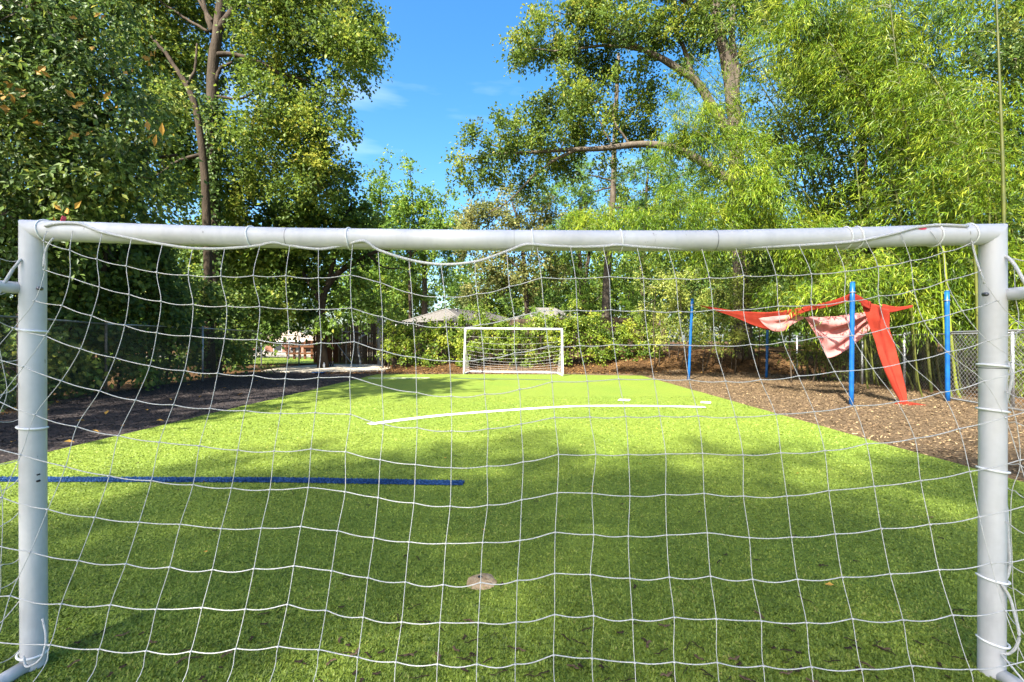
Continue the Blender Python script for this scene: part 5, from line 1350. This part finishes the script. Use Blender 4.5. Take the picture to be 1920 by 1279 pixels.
def tie(cx_px, kind='bar'):
    i = int(np.clip((cx_px - 62) / 1799, 0, 1) * 199); c = BARC[i]
    a = np.linspace(0, 2 * np.pi, 25)
    P = np.stack((c[0] + .003 * np.sin(a * 2), c[1] + np.cos(a) * (RP + .003), c[2] + np.sin(a) * (RP + .003)), -1)
    mb = MB(); tube(mb, P, .0032, 6, cap=False); mb.link('tie', CLIP, net, smooth=True)
for px_ in (92, 513, 674, 994, 1158, 1590, 1612, 1760, 1822): tie(px_)
# clips that hook the net round the posts
def clip(side, py, tilt=.004, r=.0048, tail=1):
    x0, y0 = (LX, LY) if side < 0 else (RX, RY)
    z = CH - (py - CY) / F * (y0 - RP)
    a = np.linspace(-1.15 * np.pi, .12 * np.pi, 22) if side > 0 else np.linspace(-1.12 * np.pi, .15 * np.pi, 22)
    P = np.stack((x0 + np.cos(a) * (RP + r), y0 + np.sin(a) * (RP + r), z + tilt * np.cos(a) * side), -1)
    e = P[0] if tail else P[-1]
    P = np.vstack((P[0] + (P[0] - P[1]) * .9, P))
    mb = MB(); tube(mb, P, r, 8); mb.link('clip', CLIP, net, smooth=True)
for py in (619, 804, 1236): clip(-1, py, .006)
for py in (687, 772, 886, 1094, 1214): clip(1, py, -.006)
# thick side ropes running down behind the posts
strand([W(24, 505, 1.98), W(38, 488, 2.0), W(42, 486, 2.03)], .0062, 'side_rope', ROPE)
strand([W(-14, 570, 1.93), W(10, 528, 1.96), W(24, 505, 1.98)], .0062, 'side_rope', ROPE)
strand([W(38, 566, 2.06), W(37, 585, 2.06), (LX - RP * .9, LY, CH - (612 - CY) / F * LY), W(37, 650, 2.06), W(38.5, 700, 2.06), W(39, 760, 2.06), W(39, 804, 2.06), W(40, 900, 2.06), W(42, 1050, 2.06), W(46, 1200, 2.06)], .0062, 'side_rope', ROPE)
strand([W(80, 1160, 2.0), W(86, 1190, 1.99), W(84, 1215, 1.98), W(74, 1238, 1.97), W(50, 1250, 1.97), W(44, 1230, 1.98)], .0045, 'side_rope', ROPE)
strand([W(100, 447, 2.0), W(90, 460, 2.0), W(84, 478, 2.0), W(82, 500, 2.0)], .0045, 'side_rope', ROPE)
strand([W(1878, 480, 1.97), W(1888, 482, 1.95), W(1902, 496, 1.92), W(1916, 520, 1.88), W(1930, 545, 1.86)], .0065, 'side_rope', ROPE)
strand([W(1822, 455, 1.975), W(1828, 478, 1.975), W(1838, 510, 1.96), W(1846, 532, 1.955)], .004, 'side_rope', ROPE)
strand([W(1883, 640, 2.0), W(1884, 670, 1.99), W(1894, 688, 1.97), W(1897, 712, 1.96), W(1890, 740, 1.97), W(1883, 765, 2.0), W(1885, 800, 2.0), W(1884, 850, 2.0), W(1883, 920, 2.0), W(1888, 960, 1.99), W(1890, 1000, 1.99), W(1893, 1060, 1.98), W(1886, 1085, 1.98), W(1878, 1092, 1.97)], .0062, 'side_rope', ROPE)
strand([W(1878, 1096, 1.95), W(1893, 1120, 1.94), W(1902, 1150, 1.93), W(1911, 1190, 1.92), W(1904, 1215, 1.93), W(1890, 1226, 1.95), W(1874, 1224, 1.96)], .0058, 'side_rope', ROPE)
strand([W(1878, 1228, 1.95), W(1900, 1254, 1.9), W(1930, 1290, 1.85)], .0042, 'side_rope', ROPE)
# side panels between the posts and the back panel
for sgn, x0, y0 in ((-1, LX, LY), (1, RX, RY)):
    rows = np.arange(1.86, .1, -.142)
    cols = (1.93, 1.80, 1.66, 1.52, 1.38)
    for i, z in enumerate(rows):
        P = [(x0 + sgn * RP * .9, y0 + .01, z + .05 * math.sin(i * 1.9))]
        for j, y in enumerate(cols):
            P.append((x0 + sgn * (.015 + .02 * math.sin(i * 1.3 + j)), y, z - .03 - .02 * math.sin(i * 2.3 + j * 1.1)))
        strand(P, .0018, sag=.012)
    for j, y in enumerate(cols):
        P = [(x0 + sgn * (.015 + .02 * math.sin(i * 1.3 + j)), y + .012 * math.sin(i * 2 + j), z - .03 - .02 * math.sin(i * 2.3 + j * 1.1)) for i, z in enumerate(rows)]
        strand(P, .0014)

# ------------------------------------------------------------------ small things on the turf
c = G(903, 1092, .02)
t = thing('ground_socket', c, 'pale tan worn plug with a dark hole set into the turf behind the net', 'ground socket')
mb = MB(); na, nr_ = 26, 7
P = np.zeros((nr_, na + 1, 3))
for i in range(nr_):
    for j in range(na + 1):
        a = j / na * 2 * np.pi; q = i / (nr_ - 1)
        rad = (.092 + .012 * float(vnoise(math.cos(a) * 2 + 5, math.sin(a) * 2 + 5)) * 2) * q
        P[i, j] = (c[0] + math.cos(a) * rad, c[1] + math.sin(a) * rad, .026 + .020 * (1 - q ** 3) + .012 * float(vnoise(math.cos(a) * rad * 40 + 8, math.sin(a) * rad * 40)) * (1 - q))
grid(mb, P)
SOCK = surf('worn_plug', [(.3, (.26, .17, .09)), (.55, (.40, .29, .17)), (.8, (.50, .40, .27))], 30, .9, .8, 60, .1, bdist=.01)
mb.link('plug', SOCK, t, smooth=True)
mb = MB(); tube(mb, np.array(((c[0] - .01, c[1] + .01, .03), (c[0] - .01, c[1] + .01, .051))), .013, 10); mb.link('hole', BLACK, t)

STICK = surf('bark_stick', [(.3, (.022, .015, .010)), (.7, (.06, .040, .026))], 30, .9, .6, 60, .1, bdist=.006)
STICK2 = surf('pale_stick', [(.3, (.08, .052, .030)), (.7, (.15, .10, .06))], 30, .9, .6, 60, .1, bdist=.006)
def twig_mesh(seed, L, r, mat, flat=1.0):
    q = np.random.default_rng(seed)
    n = 5
    P = np.stack((np.linspace(-L / 2, L / 2, n), q.normal(0, L * .035, n), q.uniform(0, .004, n)), -1)
    mb = MB(); tube(mb, P, r * q.uniform(.55, 1.15, n), 5)
    mb.v[0][:, 2] *= 1 / flat; mb.v[0][:, 1] *= flat
    if seed % 3 == 0:
        tube(mb, np.array((P[2], P[2] + (L * .14, L * .13, .004), P[2] + (L * .22, L * .28, .002))), np.array((r * .6, r * .5, r * .3)), 4)
    return mb.mesh('twig', mat, False)
tw = [twig_mesh(s, L, r, m, f) for s, L, r, m, f in ((1, .055, .0030, STICK, 1.3), (2, .034, .0046, STICK, 1.7), (3, .080, .0022, STICK, 1.0), (4, .045, .0042, STICK2, 1.6), (5, .022, .0050, STICK, 1.6), (6, .060, .0040, STICK2, 1.5), (7, .016, .004, STICK, 1.4), (9, .05, .0018, STICK, 1.0))]
seen = [(1075, 1250, 2.6, 5), (1250, 1265, .3, 5), (1240, 1222, .5, 2), (1310, 1213, 2.0, 2), (1215, 1208, 1.0, 3), (1085, 1205, 2.5, 2), (1060, 1195, 2.2, 0), (1020, 1262, .5, 0), (1325, 1262, 2.2, 0), (1385, 1245, .7, 1), (1660, 1220, 2.4, 2), (1595, 1200, 2.5, 0), (1475, 1262, 0.1, 5), (1510, 1125, 2.4, 2), (690, 1228, 2.4, 0), (715, 1222, .7, 1), (855, 1218, 2.4, 3), (935, 1262, .4, 2), (960, 1215, 2.5, 0), (885, 1202, .3, 2), (870, 1195, 1.3, 1), (1190, 1100, 1.2, 1), (1540, 1060, .3, 1), (1745, 970, .2, 5), (1605, 1052, 2.9, 1), (1420, 1050, 2.7, 1), (1360, 1040, .6, 1), (230, 1250, .4, 4), (145, 1205, .1, 4), (265, 1188, 1.0, 4), (495, 1170, .3, 1), (640, 1138, .2, 1), (650, 1085, .7, 0), (758, 1230, .2, 0), (665, 1262, 1.0, 4), (560, 1240, .3, 1), (1128, 1250, 2.0, 4), (1800, 1235, 2.4, 0), (1560, 1240, .2, 2), (1590, 1215, .2, 1), (1480, 1180, 2.2, 0), (1450, 1215, .3, 4), (1100, 1180, .4, 0), (940, 1095, 1.1, 1), (855, 855, .6, 1), (1165, 945, .2, 1), (1310, 960, .5, 1), (1005, 940, .1, 1), (700, 1012, .2, 1), (845, 955, .1, 1)]
rs = np.random.default_rng(11)
def place_twig(px, py, a, k):
    g = G(px, py, .035); o = bpy.data.objects.new('twig', tw[k]); COL.objects.link(o)
    o.location = (g[0], g[1], .036); o.rotation_euler = (rs.normal(0, .08), rs.normal(0, .08), a)
    tag(o, 'small piece of bark or twig lying loose on the near turf', 'twig', 'bark twigs scattered on the near turf')
for s_ in seen: place_twig(*s_)
for k in range(90):
    place_twig(rs.uniform(100, 1840), 1120 + 158 * rs.random() ** .6, rs.uniform(0, 3.1), int(rs.integers(0, 8)))
for k in range(24):
    place_twig(rs.uniform(200, 1800), rs.uniform(850, 1120), rs.uniform(0, 3.1), int(rs.integers(0, 2)))

mb = MB(); leaves(mb, np.array(((-.05, 0, 0),), float), np.array(((1., 0, 0),)), np.array(((0, 0, 1.),)), np.array((.10,)), np.array((.06,)), np.array((.5,)))
fl = mb.mesh('fallen_leaf', L_YELLOW)
def place_leaf(p, s, lab, grp):
    o = bpy.data.objects.new('fallen_leaf', fl); COL.objects.link(o); o.location = p
    o.rotation_euler = (rs.normal(0, .3), rs.normal(0, .3), rs.uniform(0, 6.28)); o.scale = (s, s, s)
    tag(o, lab, 'leaf', grp)
for px, py in ((108, 755), (240, 748), (200, 775), (275, 770), (320, 750), (355, 722), (440, 705), (90, 770), (30, 767), (60, 800), (150, 790), (420, 728), (375, 745), (300, 790), (520, 722), (545, 712), (180, 810), (230, 800), (130, 830), (25, 830), (450, 740), (480, 715)):
    g = G(px, py, .03); place_leaf((g[0], g[1], .05), rs.uniform(.9, 1.7), 'yellow fallen leaf on the dark left mulch', 'yellow leaves on the left mulch')
for px, py in ((520, 765), (835, 859), (1195, 903), (1200, 870), (906, 994), (1360, 784), (1110, 913), (1495, 888), (385, 1035), (1555, 1097)):
    g = G(px, py, .04); place_leaf((g[0], g[1], .045), .45 if py > 850 else .8, 'small yellow leaf fallen on the green turf', 'yellow leaves on the turf')
